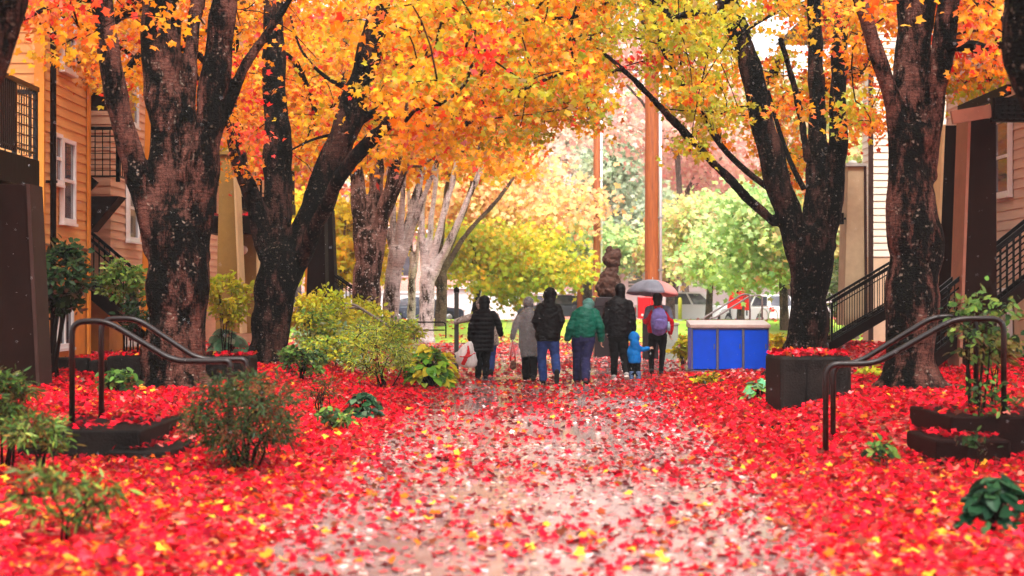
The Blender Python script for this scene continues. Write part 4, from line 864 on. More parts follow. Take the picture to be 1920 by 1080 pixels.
    mb = MB(); mb.hexa([(-7.7, 30.35, 2.75), (-7.5, 30.35, 2.75), (-7.5, 30.9, 2.75), (-7.7, 30.9, 2.75)], [(-7.7, 30.35, 3.37), (-6.98, 30.35, 3.37), (-6.98, 30.9, 3.37), (-7.7, 30.9, 3.37)]); mb.build('bracket', M['dark_brown'], u)
    railing(u, [(-7.0, 30.28, 3.62), (-7.66, 30.28, 3.62)], .95, M['black_iron'], grid=True); railing(u, [(-6.98, 30.28, 3.62), (-6.98, 31.0, 3.62)], .95, M['black_iron'])
    # second building
    o = empty('apartment_building', (-7.5, 45, hz(-7.5, 45)), 'peach-sided apartment building behind the left maples', 'building', 'apartment buildings along the path')
    b = MB(); body(b, -16, -7.53, 39.3, 52, .2, 9.4); b.build('wall', M['peach_siding'], o)
    s1 = MB(); siding(s1, (-7.53, 39.3), (-7.53, 52), (1, 0), 1.4, 9.4); siding(s1, (-16, 39.3), (-7.5, 39.3), (0, -1), .6, 9.4); s1.build('siding', M['peach_siding'], o)
    r = MB(); r.hexa([(-16, 38.6, 9.4), (-6.9, 38.6, 9.4), (-6.9, 52.6, 9.4), (-16, 52.6, 9.4)], [(-16, 43, 11.4), (-9.5, 43, 11.4), (-9.5, 48, 11.4), (-16, 48, 11.4)]); r.build('roof', M['roof'], o)
    for yc, zc, hh in ((40.2, 3.0, 1.3), (43.6, 5.4, 1.4), (47.5, 5.2, 1.4), (46.5, 2.6, 1.3), (50, 3.9, 1.3)): window(o, (-7.5, yc, zc), (0, 1), (1, 0), 1.0, hh)
    bl = MB(); bl.box((-8.5, 46.5, 4.05), (-6.4, 50.5, 4.35)); bo = bl.build('balcony', M['dark_brown'], o); railing(bo, [(-7.4, 46.55, 4.35), (-6.45, 46.55, 4.35), (-6.45, 50.45, 4.35)], 1.0, M['iron'])
    p = pillar('pillar', 'olive tapered pillar with domed cap between the near left maples', 39.0, 404, 450, 625, 412, 436, 290, .7, M['fin_olive'], M['trim_cream'], 1, M['fin_olive'])
    p = pillar('pillar', 'shorter olive pillar carrying a round white lamp, under the red-topped landing', 40.6, 452, 482, 625, 452, 480, 437, .5, M['fin_olive'], M['trim_cream'], 1)
    disc_lamp(p, P(457, 469, 40.5), (0, -1, 0), .105)
    st = empty('stair_landing', P(434, 436, 40), 'dark brown landing strewn with red leaves beside the olive pillar', 'landing', 'outside stairs of the apartments')
    a, b_ = P(386, 437, 39.8), P(478, 405, 39.8); mb = MB(); mb.box((a.x, 39.75, a.z), (b_.x, 41.2, b_.z)); mb.build('slab', M['dark_brown'], st, .01); railing(st, [(a.x, 41.1, b_.z), (b_.x - .05, 41.1, b_.z)], .95, M['black_iron'])
    n = 110; pos = np.stack([RNG.uniform(a.x, b_.x, n), RNG.uniform(39.76, 41.1, n), np.full(n, b_.z + .02) + RNG.random(n) * .05], 1); link('leaves', leaf_mesh('leaves', pos, RNG.normal(0, .4, (n, 3)) + [0, 0, 1], RNG.normal(size=(n, 3)), RNG.uniform(.07, .12, n), pick(RED, n)), M['litter'], st)
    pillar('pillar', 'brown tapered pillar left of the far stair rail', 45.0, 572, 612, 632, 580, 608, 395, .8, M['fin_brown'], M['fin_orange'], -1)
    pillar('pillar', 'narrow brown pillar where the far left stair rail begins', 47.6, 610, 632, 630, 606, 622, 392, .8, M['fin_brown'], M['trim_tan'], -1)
    staircase('staircase', 'far left stair with a long brown rail running down behind the shrubs', -3.75, -5.6, 47.6, 48.6, .35, 1.75)
def right_buildings():
    o = empty('apartment_building', (8.5, 30, hz(8.5, 30)), 'tan lap-sided apartment building at the right edge', 'building', 'apartment buildings along the path')
    b = MB(); body(b, 8.53, 16, 27.2, 33.4, .2, 9.4); b.build('wall', M['tan_panel'], o)
    s1 = MB(); siding(s1, (8.53, 27.2), (8.53, 33.4), (-1, 0), 1.9, 9.4); siding(s1, (8.5, 27.2), (16, 27.2), (0, -1), 1.9, 9.4); siding(s1, (16, 33.4), (8.5, 33.4), (0, 1), 1.9, 9.4); s1.build('siding', M['tan_siding'], o)
    c = MB(); c.box((8.46, 27.13, .3), (8.52, 27.17, 9.4)); c.build('corner_board', M['trim_tan'], o)
    s = F / 29.5; window(o, (8.5, 29.45, H + 270 / s), (0, 1), (-1, 0), .95, 145 / s); window(o, (8.5, 29.45, H - 45 / s), (0, 1), (-1, 0), .95, 140 / s); window(o, (8.5, 29.45, 7.2), (0, 1), (-1, 0), .95, 1.3)
    r = MB(); r.hexa([(7.9, 26.6, 9.4), (16, 26.6, 9.4), (16, 34, 9.4), (7.9, 34, 9.4)], [(10.5, 29, 11.4), (16, 29, 11.4), (16, 31.5, 11.4), (10.5, 31.5, 11.4)]); r.build('roof', M['roof'], o)
    pg = MB(); a = P(1845, 200, 27.0)
    pg.box((7.35, 26.1, 4.25), (12, 26.25, 4.62)); po = pg.build('pergola', M['dark_brown'], o)
    for i in range(8): q = MB(); x = 7.5 + i * .5; q.bar((x, 25.75, 4.70), (x, 28.6, 4.70), .07, .15); q.build('rafter', M['dark_brown'], po)
    q = MB(); q.bar((6.75, 26.2, 4.32), (7.35, 26.2, 4.42), .10, .20); q.build('beam_end', M['trim_tan'], po)
    q = MB()
    for i in range(40): q.bar((7.4 + i * .1, 26.02, 4.28), (7.4 + i * .1, 26.02, 4.60), .045)
    for i in range(5): q.bar((7.36, 25.99, 4.30 + i * .07), (11.4, 25.99, 4.30 + i * .07), .028)
    q.build('lattice', M['black_iron'], po)
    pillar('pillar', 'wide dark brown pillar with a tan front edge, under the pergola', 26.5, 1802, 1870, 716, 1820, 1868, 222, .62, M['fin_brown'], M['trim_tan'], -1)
    pillar('pillar', 'dark brown pillar half hidden by the broad right trunk', 29.4, 1752, 1815, 705, 1772, 1812, 235, .62, M['fin_brown'], M['trim_cream'], -1)
    staircase('staircase', 'dark stair with grid railing rising to the right past the tan window', 6.6, 9.6, 26.62, 27.1, .5, 3.0, grid=True, h=.95)
    # second building on the right
    o = empty('apartment_building', (8.4, 42, hz(8.4, 42)), 'cream-sided building behind the broad right trunk', 'building', 'apartment buildings along the path')
    b = MB(); body(b, 8.47, 16, 40.03, 41.2, .2, 9.4); body(b, 11.2, 16, 41.2, 52, .2, 9.4); b.build('wall', M['tan_panel'], o)
    s1 = MB(); siding(s1, (8.47, 40.03), (16, 40.03), (0, -1), 2.55, 9.4); siding(s1, (8.47, 40.03), (8.47, 41.2), (-1, 0), 2.55, 9.4); siding(s1, (11.2, 41.2), (11.2, 52), (-1, 0), 2.55, 9.4); s1.build('siding', M['cream_siding'], o)
    c = MB(); c.box((8.36, 39.95, .3), (8.46, 40.05, 9.4)); c.build('corner_board', M['trim_grey'], o)
    r = MB(); r.hexa([(8.1, 39.4, 9.4), (16, 39.4, 9.4), (16, 52.6, 9.4), (8.1, 52.6, 9.4)], [(10.5, 43, 11.4), (16, 43, 11.4), (16, 48, 11.4), (10.5, 48, 11.4)]); r.build('roof', M['roof'], o)
    window(o, (11.2, 40.0, 4.6), (1, 0), (0, -1), 1.1, 1.4); window(o, (11.17, 45.5, 4.6), (0, 1), (-1, 0), 1.1, 1.4)
    pillar('pillar', 'tan tapered pillar with a domed cap, left of the cream building', 39.0, 1582, 1622, 610, 1590, 1620, 312, .8, M['fin_tan'], M['trim_grey'], 1, M['grey_concrete'])
    lp = empty('lantern_box', P(1574, 410, 39.1), 'small dark lantern box on the tan capped pillar', 'lantern'); mb = MB(); c = P(1572, 410, 39.1); mb.box((c.x - .11, 39.0, c.z - .13), (c.x + .11, 39.2, c.z + .13)); mb.build('housing', M['black_iron'], lp, .01); mb = MB(); [mb.bar((c.x - .1 + .05 * i, 38.98, c.z - .1), (c.x - .1 + .05 * i, 38.98, c.z + .1), .01) for i in range(5)]; mb.build('grille', M['trim_grey'], lp); mb = MB(); mb.bar((c.x + .1, 39.1, c.z), (c.x + .24, 39.1, c.z), .05); mb.build('bracket', M['black_iron'], lp)
    railing(empty('balcony_rail', P(1578, 395, 47), 'thin balcony railing behind the tan capped pillar', 'railing'), [P(1560, 402, 47), P(1588, 402, 47), P(1640, 402, 49)], 1.0, M['black_iron'])
    staircase('staircase', 'black-railed stair rising right behind the dark forked maple', 7.05, 9.4, 37.6, 38.5, .45, 1.95, h=.95)
def far_buildings():
    o = empty('brick_building', (-4, 122, .1), 'long pale pink brick building across the street', 'building')
    b = MB(); b.box((-19, 120, 0), (6.4, 134, 6.3)); b.build('wall', M['brick'], o)
    r = MB(); r.box((-19.4, 119.6, 6.31), (6.8, 134.4, 6.75)); r.build('roof', M['white_wall'], o)
    for i in range(6):
        x = .1 + i * .78; f = MB(); f.box((x, 119.93, 1.05), (x + .70, 119.985, 1.95)); w = f.build('window', M['white_trim'], o); g = MB(); g.box((x + .06, 119.90, 1.12), (x + .64, 119.92, 1.9)); g.build('pane', M['glass'], w)
    for x in (-13.5, -10.8, -8.2, -5): f = MB(); f.box((x, 119.93, 3.2), (x + 1.3, 119.985, 4.8)); w = f.build('window', M['white_trim'], o); g = MB(); g.box((x + .09, 119.90, 3.3), (x + 1.2, 119.92, 4.7)); g.build('pane', M['glass'], w)
    f = MB(); f.box((-.3, 119.9, 2.02), (5.6, 119.98, 2.3)); f.build('band', M['white_trim'], o)
    o = empty('white_building', (8.3, 119, .1), 'small white-sided building with a green doorway, right of the sculpture', 'building')
    b = MB(); b.box((7.2, 117.5, 0), (22, 128, 4.6)); b.build('wall', M['white_wall'], o); s1 = MB(); siding(s1, (7.2, 117.5), (22, 117.5), (0, -1), .4, 4.6, .3, .04); s1.build('siding', M['white_trim'], o)
    d_ = MB(); d_.box((8.0, 117.40, 2.4), (8.95, 117.44, 4.1)); d_.build('doorway', plain('dull_green_door', (.16, .22, .19), .5), o)
    d_ = MB(); [d_.box((8.0, 117.30, 2.2 + k * .22), (9.9, 117.36, 2.27 + k * .22)) for k in range(3)]; d_.build('porch_rail', M['white_trim'], o)
    r = MB(); r.hexa([(6.8, 117, 4.61), (22.4, 117, 4.61), (22.4, 128.4, 4.61), (6.8, 128.4, 4.61)], [(6.8, 122, 7), (22.4, 122, 7), (22.4, 123.5, 7), (6.8, 123.5, 7)]); r.build('roof', M['roof'], o)
    o = empty('white_garage', (-1.5, 110, .1), 'low white garage behind the walkers at the roadside', 'garage')
    b = MB(); b.box((-4.6, 110, 0), (1.0, 115, 2.3)); b.build('wall', M['white_wall'], o); d_ = MB()
    for k in range(5): d_.box((-3.9, 109.93, .1 + k * .4), (-1.4, 109.97, .46 + k * .4))
    d_.build('door', M['white_trim'], o); r = MB(); r.box((-4.9, 109.7, 2.31), (1.3, 115.3, 2.5)); r.build('roof', M['white_trim'], o)
    o = empty('white_wall', (-8, 106, .1), 'long white roadside wall behind the left row of trees', 'wall'); b = MB(); b.box((-13, 106, 0), (-4.7, 106.3, 2.0)); b.build('panel', M['white_wall'], o); b = MB(); b.box((-13.1, 105.9, 2.005), (-4.6, 106.4, 2.12)); b.build('coping', M['white_trim'], o)

# ------------------------------------------------------------------ street furniture
def rail_pair(name, label, runs, r, mat, cat='handrail', group='steel handrails'):
    a = runs[0][0]; o = empty(name, Vector((a[0], a[1], a[2])), label, cat, group)
    for run in runs:
        st = smooth_line([(Vector(p), r) for p in run], 0); pts = [Vector(p) for p in run]; out = [pts[0]]
        for i in range(1, len(pts) - 1):                          # round each bend
            p, q, n = pts[i - 1], pts[i], pts[i + 1]; k = min(.13, .45 * (p - q).length, .45 * (n - q).length); u = q + (p - q).normalized() * k; v = q + (n - q).normalized() * k
            for t in range(7): t /= 6; out.append(u * (1 - t) ** 2 + q * 2 * t * (1 - t) + v * t * t)
        out.append(pts[-1]); MB().tube(out, r, 10).build('rail', mat, o)
    return o
def furniture():
    # left steps and handrail
    d = 16.6; s = F / d; X = lambda px: (px - 960) / s
    Zp = lambda py: H - (py - HZ) / s
    far = lambda px, py, k=17.9: P(px, py, k)
    rail_pair('handrail', 'brown tubular handrail down the left steps', [
        [P(135, 806, d), P(135, 603, d), P(200, 602, d), P(325, 677, d), P(432, 677, d), P(432, 700, d), P(432, 860, d)],
        [far(190, 790), far(190, 598), far(256, 597), far(372, 674), far(462, 674), far(462, 700), far(462, 830)]], .030, M['iron'])
    def slab(name, label, x0, x1, y0, y1, z0, z1, mat, group, rnd=.02):
        o = empty(name, Vector(((x0 + x1) / 2, (y0 + y1) / 2, z0)), label, 'step', group); MB().box((x0, y0, z0), (x1, y1, z1)).build('block', mat, o, rnd)
        n = int((x1 - x0) * (y1 - y0) * 60); 
        if n: pos = np.stack([RNG.uniform(x0, x1 - .05, n), RNG.uniform(y0 + .1, y1, n), z1 + .012 + RNG.random(n) * .03], 1); link('leaves', leaf_mesh('leaves', pos, RNG.normal(0, .35, (n, 3)) + [0, 0, 1], RNG.normal(size=(n, 3)), RNG.uniform(.06, .09, n), pick(RED, n), MAPLE, .4, .3), M['litter'], o)
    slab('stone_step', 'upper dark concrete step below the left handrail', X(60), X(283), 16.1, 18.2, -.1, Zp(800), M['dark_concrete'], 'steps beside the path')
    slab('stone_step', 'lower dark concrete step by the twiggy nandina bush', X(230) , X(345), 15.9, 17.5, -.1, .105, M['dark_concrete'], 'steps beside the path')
    # right steps and handrail
    d = 16.6
    rail_pair('handrail', 'brown tubular handrail beside the planter, on the right steps', [
        [P(1548, 856, d), P(1548, 683, d), P(1640, 682, d), P(1790, 598, d), P(1882, 597, d), P(1882, 782, d)],
        [P(1562, 838, 17.9), P(1562, 684, 17.9), P(1608, 680, 17.9), P(1750, 594, 17.9), P(1830, 594, 17.9), P(1830, 760, 17.9)]], .030, M['iron'])
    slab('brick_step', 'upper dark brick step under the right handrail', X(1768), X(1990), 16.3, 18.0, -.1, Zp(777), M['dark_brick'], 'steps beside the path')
    slab('brick_step', 'lower curved brick step at the right', X(1708), X(1840), 15.6, 16.8, -.1, Zp(800) - .05, M['dark_brick'], 'steps beside the path', .025)
    # planter box on the right
    dp = 21.8; s = F / dp; o = empty('concrete_planter', Vector(((1530 - 960) / s, dp + .6, 0)), 'square dark concrete planter topped with red leaves', 'planter')
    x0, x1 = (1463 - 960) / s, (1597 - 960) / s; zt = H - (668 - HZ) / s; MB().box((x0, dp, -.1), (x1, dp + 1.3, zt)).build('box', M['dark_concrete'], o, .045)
    mb = MB(); mb.box((x0 + .33, dp - .004, 0), (x0 + .345, dp - .001, zt - .05)); mb.build('joint', M['black_iron'], o)
    n = 300; pos = np.stack([RNG.uniform(x0 + .03, x1 - .03, n), RNG.uniform(dp + .04, dp + 1.25, n), zt + .01 + RNG.random(n) * .05], 1); link('leaves', leaf_mesh('leaves', pos, RNG.normal(0, .5, (n, 3)) + [0, 0, 1], RNG.normal(size=(n, 3)), RNG.uniform(.07, .1, n), pick(RED, n), MAPLE, .4, .3), M['litter'], o)
    a = P(1425, 768, 20.0); slab('edging_stone', 'thin dark edging stone in the leaves left of the planter', a.x, a.x + .42, 19.8, 20.1, -.05, .06, M['dark_concrete'], 'steps beside the path')
    # left planter block behind the handrail
    dp = 25.2; s = F / dp; o = empty('concrete_planter', Vector(((236 - 960) / s, dp + .4, .3)), 'long black planter box left of the thick maple trunk', 'planter')
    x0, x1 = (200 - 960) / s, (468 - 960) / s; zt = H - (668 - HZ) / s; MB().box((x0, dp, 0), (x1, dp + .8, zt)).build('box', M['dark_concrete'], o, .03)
    n = 220; pos = np.stack([RNG.uniform(x0, x1, n), RNG.uniform(dp + .04, dp + .78, n), zt + .01 + RNG.random(n) * .04], 1); link('leaves', leaf_mesh('leaves', pos, RNG.normal(0, .5, (n, 3)) + [0, 0, 1], RNG.normal(size=(n, 3)), RNG.uniform(.07, .1, n), pick(RED, n), MAPLE, .4, .3), M['litter'], o)
    o = empty('edging_wall', (-6.9, 26.3, .4), 'row of rough dark edging blocks along the orange wall', 'edging'); mb = MB()
    for i in range(9): x = -7.3 + i * .27; mb.box((x, 26.15 + random.uniform(-.03, .03), .2), (x + .25, 26.42, hz(x, 26) + random.uniform(.18, .27)))
    mb.build('blocks', M['dark_concrete'], o, .03)
    # blue box
    d = 36.0; s = F / d; x0, x1 = (1297 - 960) / s, (1442 - 960) / s; zt = H - (606 - HZ) / s; o = empty('metal_cabinet', Vector(((x0 + x1) / 2, d + .4, 0)), 'long blue three-panel metal cabinet with a pale lid, right of the walkers', 'cabinet'); dp = .85
    w3 = (x1 - x0) / 3; zl = zt - .10
    f = MB(); f.box((x0, d, .0), (x1, d + dp, .05)); [f.box((x0 + w3 * i - (.022 if i else 0), d - .012, .05), (x0 + w3 * i + (.022 if i < 3 else 0), d + .03, zl)) for i in range(4)]; f.box((x0 + .022, d - .008, zl - .03), (x1 - .022, d + .02, zl)); f.box((x0, d + dp - .04, .05), (x0 + .04, d + dp, zl)); f.box((x1 - .04, d + dp - .04, .05), (x1, d + dp, zl)); f.build('frame', M['box_frame'], o)
    for i in range(3):
        pn = MB(); pn.box((x0 + w3 * i + .03, d + .002, .07), (x0 + w3 * (i + 1) - .03, d + .025, zl - .035)); pp = pn.build('panel', M['blue'], o, .006)
        k = MB(); k.box((x0 + w3 * (i + 1) - .08, d - .016, .5), (x0 + w3 * (i + 1) - .06, d + .001, .6)); k.build('latch', M['box_frame'], pp)
    for xx in (x0 + .006, x1 - .03): pn = MB(); pn.box((xx, d + .04, .06), (xx + .024, d + dp - .045, zl - .01)); pn.build('side_panel', M['blue'], o)
    pn = MB(); pn.box((x0 + .04, d + dp - .03, .06), (x1 - .04, d + dp - .006, zl - .01)); pn.build('back_panel', M['blue'], o)
    l = MB(); l.hexa([(x0 - .03, d - .04, zl + .002), (x1 + .03, d - .04, zl + .002), (x1 + .03, d + dp + .03, zl + .002), (x0 - .03, d + dp + .03, zl + .002)], [(x0 - .03, d - .04, zl + .07), (x1 + .03, d - .04, zl + .07), (x1 + .03, d + dp + .03, zl + .16), (x0 - .03, d + dp + .03, zl + .16)]); l.build('lid', M['box_top'], o, .012)
    # lamp post
    d = 34.5; s = F / d; x = (856 - 960) / s; zt = H - (538 - HZ) / s; o = empty('bollard_post', Vector((x, d, 0)), 'square dark grey post with a pointed cap, left of the walkers', 'post'); z0 = 0
    MB().box((x - .045, d - .045, z0 - .1), (x + .045, d + .045, zt - .12)).build('post', plain('dark_grey_post_paint', (.055, .055, .052), .4), o, .008)
    c = MB(); c.box((x - .055, d - .055, zt - .118), (x + .055, d + .055, zt - .05)); c.hexa([(x - .06, d - .06, zt - .049), (x + .06, d - .06, zt - .049), (x + .06, d + .06, zt - .049), (x - .06, d + .06, zt - .049)], [(x - .008, d - .008, zt), (x + .008, d - .008, zt), (x + .008, d + .008, zt), (x - .008, d + .008, zt)]); c.build('cap', M['black_iron'], o)
    # low hoop rails on the far left, far stair handrail hoops
    d = 52; rail_pair('hoop_rail', 'low black hoop rail at the foot of the pale left trunks', [[P(754, 634, d), P(754, 604, d), P(836, 604, d), P(836, 634, d)], [P(756, 619, d + .02), P(834, 619, d + .02)]], .022, M['black_iron'], 'rail')
    d = 37.2; rail_pair('handrail', 'brown tubular handrail running down among the far left shrubs', [[P(632, 612, d), P(632, 570, d), P(664, 570, d), P(735, 616, d), P(776, 616, d), P(776, 642, d)], [P(640, 606, d + 1), P(640, 578, d + 1), P(672, 576, d + 1), P(742, 618, d + 1), P(782, 618, d + 1), P(782, 641, d + 1)]], .028, M['steel_rail'])
    # utility poles
    def pole(label, px, w0, w1, d, ytop, con):
        s = F / d; x = (px - 960) / s; z0 = hz(x, d); zt = H - (ytop - HZ) / s; o = empty('utility_pole', Vector((x, d, z0)), label, 'utility pole', 'wooden utility poles'); r = w0 / 2 / s
        st = [(Vector((x + .004 * math.sin(z * 3), d, z)), r * (1 - .14 * (z - z0) / (zt - z0))) for z in np.linspace(z0 - .2, zt, 30)]
        me = MB().tube([p for p, _ in st], [q for _, q in st], 16).build('pole', M['pole'], o)
        if con:
            c = MB(); c.tube([(x + r + .05, d - .05, z0), (x + r * .9 + .05, d - .05, zt - 1)], .05, 8); c.build('conduit', M['white_trim'], o); b = MB(); [b.box((x + r * .8, d - .11, z), (x + r + .11, d + .02, z + .05)) for z in np.arange(z0 + .8, zt - 1, 1.6)]; b.build('strap', M['galv'], o)
    pole('thick orange-brown utility pole right of centre with a white conduit', 1222, 27, 24, 52, -140, True)
    pole('thinner utility pole behind the carved sculpture', 1119, 14, 12, 86, 120, True)
    d = 90; s = F / d; x = (1087 - 960) / s; o = empty('wooden_post', Vector((x, d, .1)), 'short orange wooden post left of the sculpture', 'post'); MB().tube([(x, d, -.1), (x, d, 2.4), (x, d, 2.95)], [.15, .145, .14], 12).build('post', M['pole'], o); MB().lathe((x, d, 2.951), [(.15, 0), (.15, .05), (.05, .10)], 12).build('cap', M['galv'], o)
    # sculpture on a plinth
    d = 46; s = F / d; Q = lambda px, py, dy=0: Vector(((px - 960) / s, d + dy, H - (py - HZ) / s)); o = empty('sculpture', Vector(((1142 - 960) / s, d, 0)), 'dark carved sculpture of a horned head on a bulging base', 'sculpture')
    mb = MB()
    for (px, py, rx, rz, ry) in [(1141, 545, 23, 15, .30), (1142, 532, 22, 18, .30), (1143, 518, 17, 14, .22), (1147, 507, 14, 10, .17), (1148, 490, 15, 14, .2), (1151, 480, 14, 12, .18), (1138, 485, 8, 12, .12), (1143, 470, 7, 8, .09), (1158, 473, 5, 7, .08), (1134, 520, 10, 10, .15), (1124, 540, 8, 10, .15), (1159, 540, 8, 11, .15)]:
        mb.ball(Q(px, py), (rx / s, ry, rz / s), 14, 10)
    mb.tube([Q(1143, 472), Q(1143, 466), Q(1145, 462)], [.09, .055, .03], 8); mb.tube([Q(1156, 478), Q(1159, 475), Q(1160, 473)], [.09, .08, .05], 8)
    me = displace(weld(mb, .022, 2), lambda p: .045 * noise.noise(p * 6) + .03 * noise.noise(p * 15)); link('figure', me, M['carve'], o)
    pl = MB(); c = Q(1142, 0); pl.box((Q(1114, 0).x, d - .38, -.1), (Q(1170, 0).x, d + .4, Q(0, 575).z)); pl.hexa([(Q(1112, 0).x, d - .4, Q(0, 575).z + .002), (Q(1172, 0).x, d - .4, Q(0, 575).z + .002), (Q(1172, 0).x, d + .42, Q(0, 575).z + .002), (Q(1112, 0).x, d + .42, Q(0, 575).z + .002)], [(Q(1117, 0).x, d - .34, Q(0, 557).z), (Q(1167, 0).x, d - .34, Q(0, 557).z), (Q(1167, 0).x, d + .36, Q(0, 557).z), (Q(1117, 0).x, d + .36, Q(0, 557).z)]); pl.build('plinth', M['granite'], o, .02)
    # red notice box on a dark post
    d = 44; s = F / d; Q = lambda px, py: ((px - 960) / s, H - (py - HZ) / s); o = empty('notice_box', Vector((Q(1215, 0)[0], d, 0)), 'red notice box on a dark pedestal behind the child', 'notice box')
    (a, t), (b, u) = Q(1196, 556), Q(1224, 597); mb = MB(); mb.hexa([(a, d - .2, u), (b, d - .2, u), (b, d + .15, u), (a, d + .15, u)], [(a, d - .14, t - .02), (b, d - .14, t - .02), (b, d + .15, t), (a, d + .15, t)]); bo = mb.build('box', M['red_paint'], o, .01)
    mb = MB(); mb.tube([((a + .1), d - .205, u + .09), (a + .1, d - .19, u + .09)], .035, 14); mb.build('badge', M['lamp_white'], bo)
    mb = MB(); mb.box((Q(1205, 0)[0], d - .1, 0), (Q(1234, 0)[0], d + .14, u - .003)); mb.build('pedestal', M['granite'], o, .01)
    o = empty('utility_cabinet', Vector((Q(1257, 0)[0], d, 0)), 'grey-green square utility cabinet behind the backpack walker', 'cabinet'); mb = MB(); mb.box((Q(1244, 0)[0], d, -.05), (Q(1272, 0)[0], d + .4, Q(0, 609)[1])); mb.build('body', plain('grey_green_cabinet', (.26, .28, .24), .6), o, .015); mb = MB(); mb.box((Q(1243, 0)[0], d - .02, Q(0, 609)[1] + .002), (Q(1273, 0)[0], d + .42, Q(0, 609)[1] + .05)); mb.build('lid', M['grey_concrete'], o)
    # yellow bollard, red board, cone, bike hoops, far handrail, bins
    d = 78; s = F / d; x = (1275 - 960) / s; z0 = hz(x, d); o = empty('yellow_bollard', Vector((x, d, z0)), 'thin dull yellow bollard beside the white pickup', 'bollard'); mb = MB(); mb.lathe((x, d, z0 - .05), [(.09, 0), (.09, 1.0), (.07, 1.08), (.03, 1.11)], 12); mb.build('tube', M['yellow_paint'], o); mb = MB(); mb.lathe((x, d, z0 - .02), [(.14, 0), (.14, .04), (.095, .07)], 12); mb.build('foot', M['grey_concrete'], o)
    d = 74; s = F / d; Q = lambda px, py, dy=0: Vector(((px - 960) / s, d + dy, H - (py - HZ) / s)); o = empty('display_board', Q(1388, 585), 'slanted bright red double board with a dark spot, before the white car', 'board')
    mb = MB(); mb.hexa([Q(1363, 578), Q(1391, 580), Q(1391, 580, .12), Q(1363, 578, .12)], [Q(1373, 537), Q(1397, 537), Q(1397, 537, .12), Q(1373, 537, .12)]); pn = mb.build('panel', M['red_paint'], o, .02)
    c = Q(1382, 546, -.01); mb = MB(); mb.tube([c + Vector((0, -.03, 0)), c + Vector((0, .02, 0))], .06, 14); mb.build('spot', M['black_iron'], pn)
    mb = MB(); mb.hexa([Q(1398, 582, .25), Q(1407, 582, .25), Q(1407, 582, .4), Q(1398, 582, .4)], [Q(1396, 536, .15), Q(1403, 533, .15), Q(1403, 533, .3), Q(1396, 536, .3)]); mb.build('panel', M['red_paint'], o, .02); mb = MB(); mb.bar(Q(1369, 578, .06), Q(1369, 592, .06), .06); mb.bar(Q(1388, 580, .06), Q(1388, 592, .06), .06); mb.bar(Q(1402, 582, .3), Q(1402, 592, .3), .06); mb.build('feet', M['black_iron'], o)
    d = 60; s = F / d; x = (1311 - 960) / s; z0 = hz(x, d); o = empty('traffic_cone', Vector((x, d, z0)), 'small red cone on the leafy lawn', 'cone'); z0 = H - (595 - HZ) / s; z0 = hz(x, d); mb = MB(); mb.lathe((x, d, z0 + .03), [(.17, 0), (.12, .16), (.07, .36), (.03, .46)], 14); mb.build('cone', M['cone'], o); mb = MB(); mb.box((x - .22, d - .22, z0 - .02), (x + .22, d + .22, z0 + .028)); mb.build('base', M['cone'], o, .02)
    d = 56; rail_pair('handrail', 'pale steel handrail climbing the leafy mound on the right', [[P(1318, 614, d), P(1318, 597, d), P(1392, 552, d), P(1406, 552, d), P(1406, 612, d)], [P(1332, 612, d + 1.2), P(1332, 595, d + 1.2), P(1340, 596, d + 1.2), P(1408, 554, d + 1.2), P(1429, 554, d + 1.2), P(1429, 612, d + 1.2)]], .03, M['steel_rail'])
    d = 84
    for k, (px, lab) in enumerate(((1432, 'left hoop of the small pair of bike hoops by the white car'), (1450, 'right hoop of the small pair of bike hoops by the white car'))):
        x = (px - 960) * d / F; z0 = hz(x, d); rail_pair('bike_hoop', lab, [[Vector((x - .22, d, z0 - .1)), Vector((x - .22, d, z0 + .35)), Vector((x - .1, d, z0 + .6)), Vector((x + .1, d, z0 + .6)), Vector((x + .22, d, z0 + .35)), Vector((x + .22, d, z0 - .1))]], .03, M['galv'], 'bike rack', 'bike hoops')
    d = 40; s = F / d; z0 = .4
    for k, (px, h, lab) in enumerate(((1557, 645, 'ribbed wet steel bin nearest the dark forked trunk'), (1588, 650, 'ribbed wet steel bin behind the black stair rail'))):
        x = (px - 960) / s; zt = H - (h - HZ) / s; o = empty('steel_bin', Vector((x, d, z0)), lab, 'bin', 'steel bins'); mb = MB(); n = 40; vs = []
        for z in (z0 - .3, zt - .08): vs += [(x + (.20 + .016 * math.cos(j * PI)) * math.cos(2 * PI * j / n), d + (.20 + .016 * math.cos(j * PI)) * math.sin(2 * PI * j / n), z) for j in range(n)]
        mb.add(vs, [(j, (j + 1) % n, n + (j + 1) % n, n + j) for j in range(n)]); mb.build('drum', M['galv'], o); mb = MB(); mb.lathe((x, d, zt - .078), [(.225, 0), (.225, .03), (.16, .09), (.05, .11)], 20); mb.build('lid', M['galv'], o)

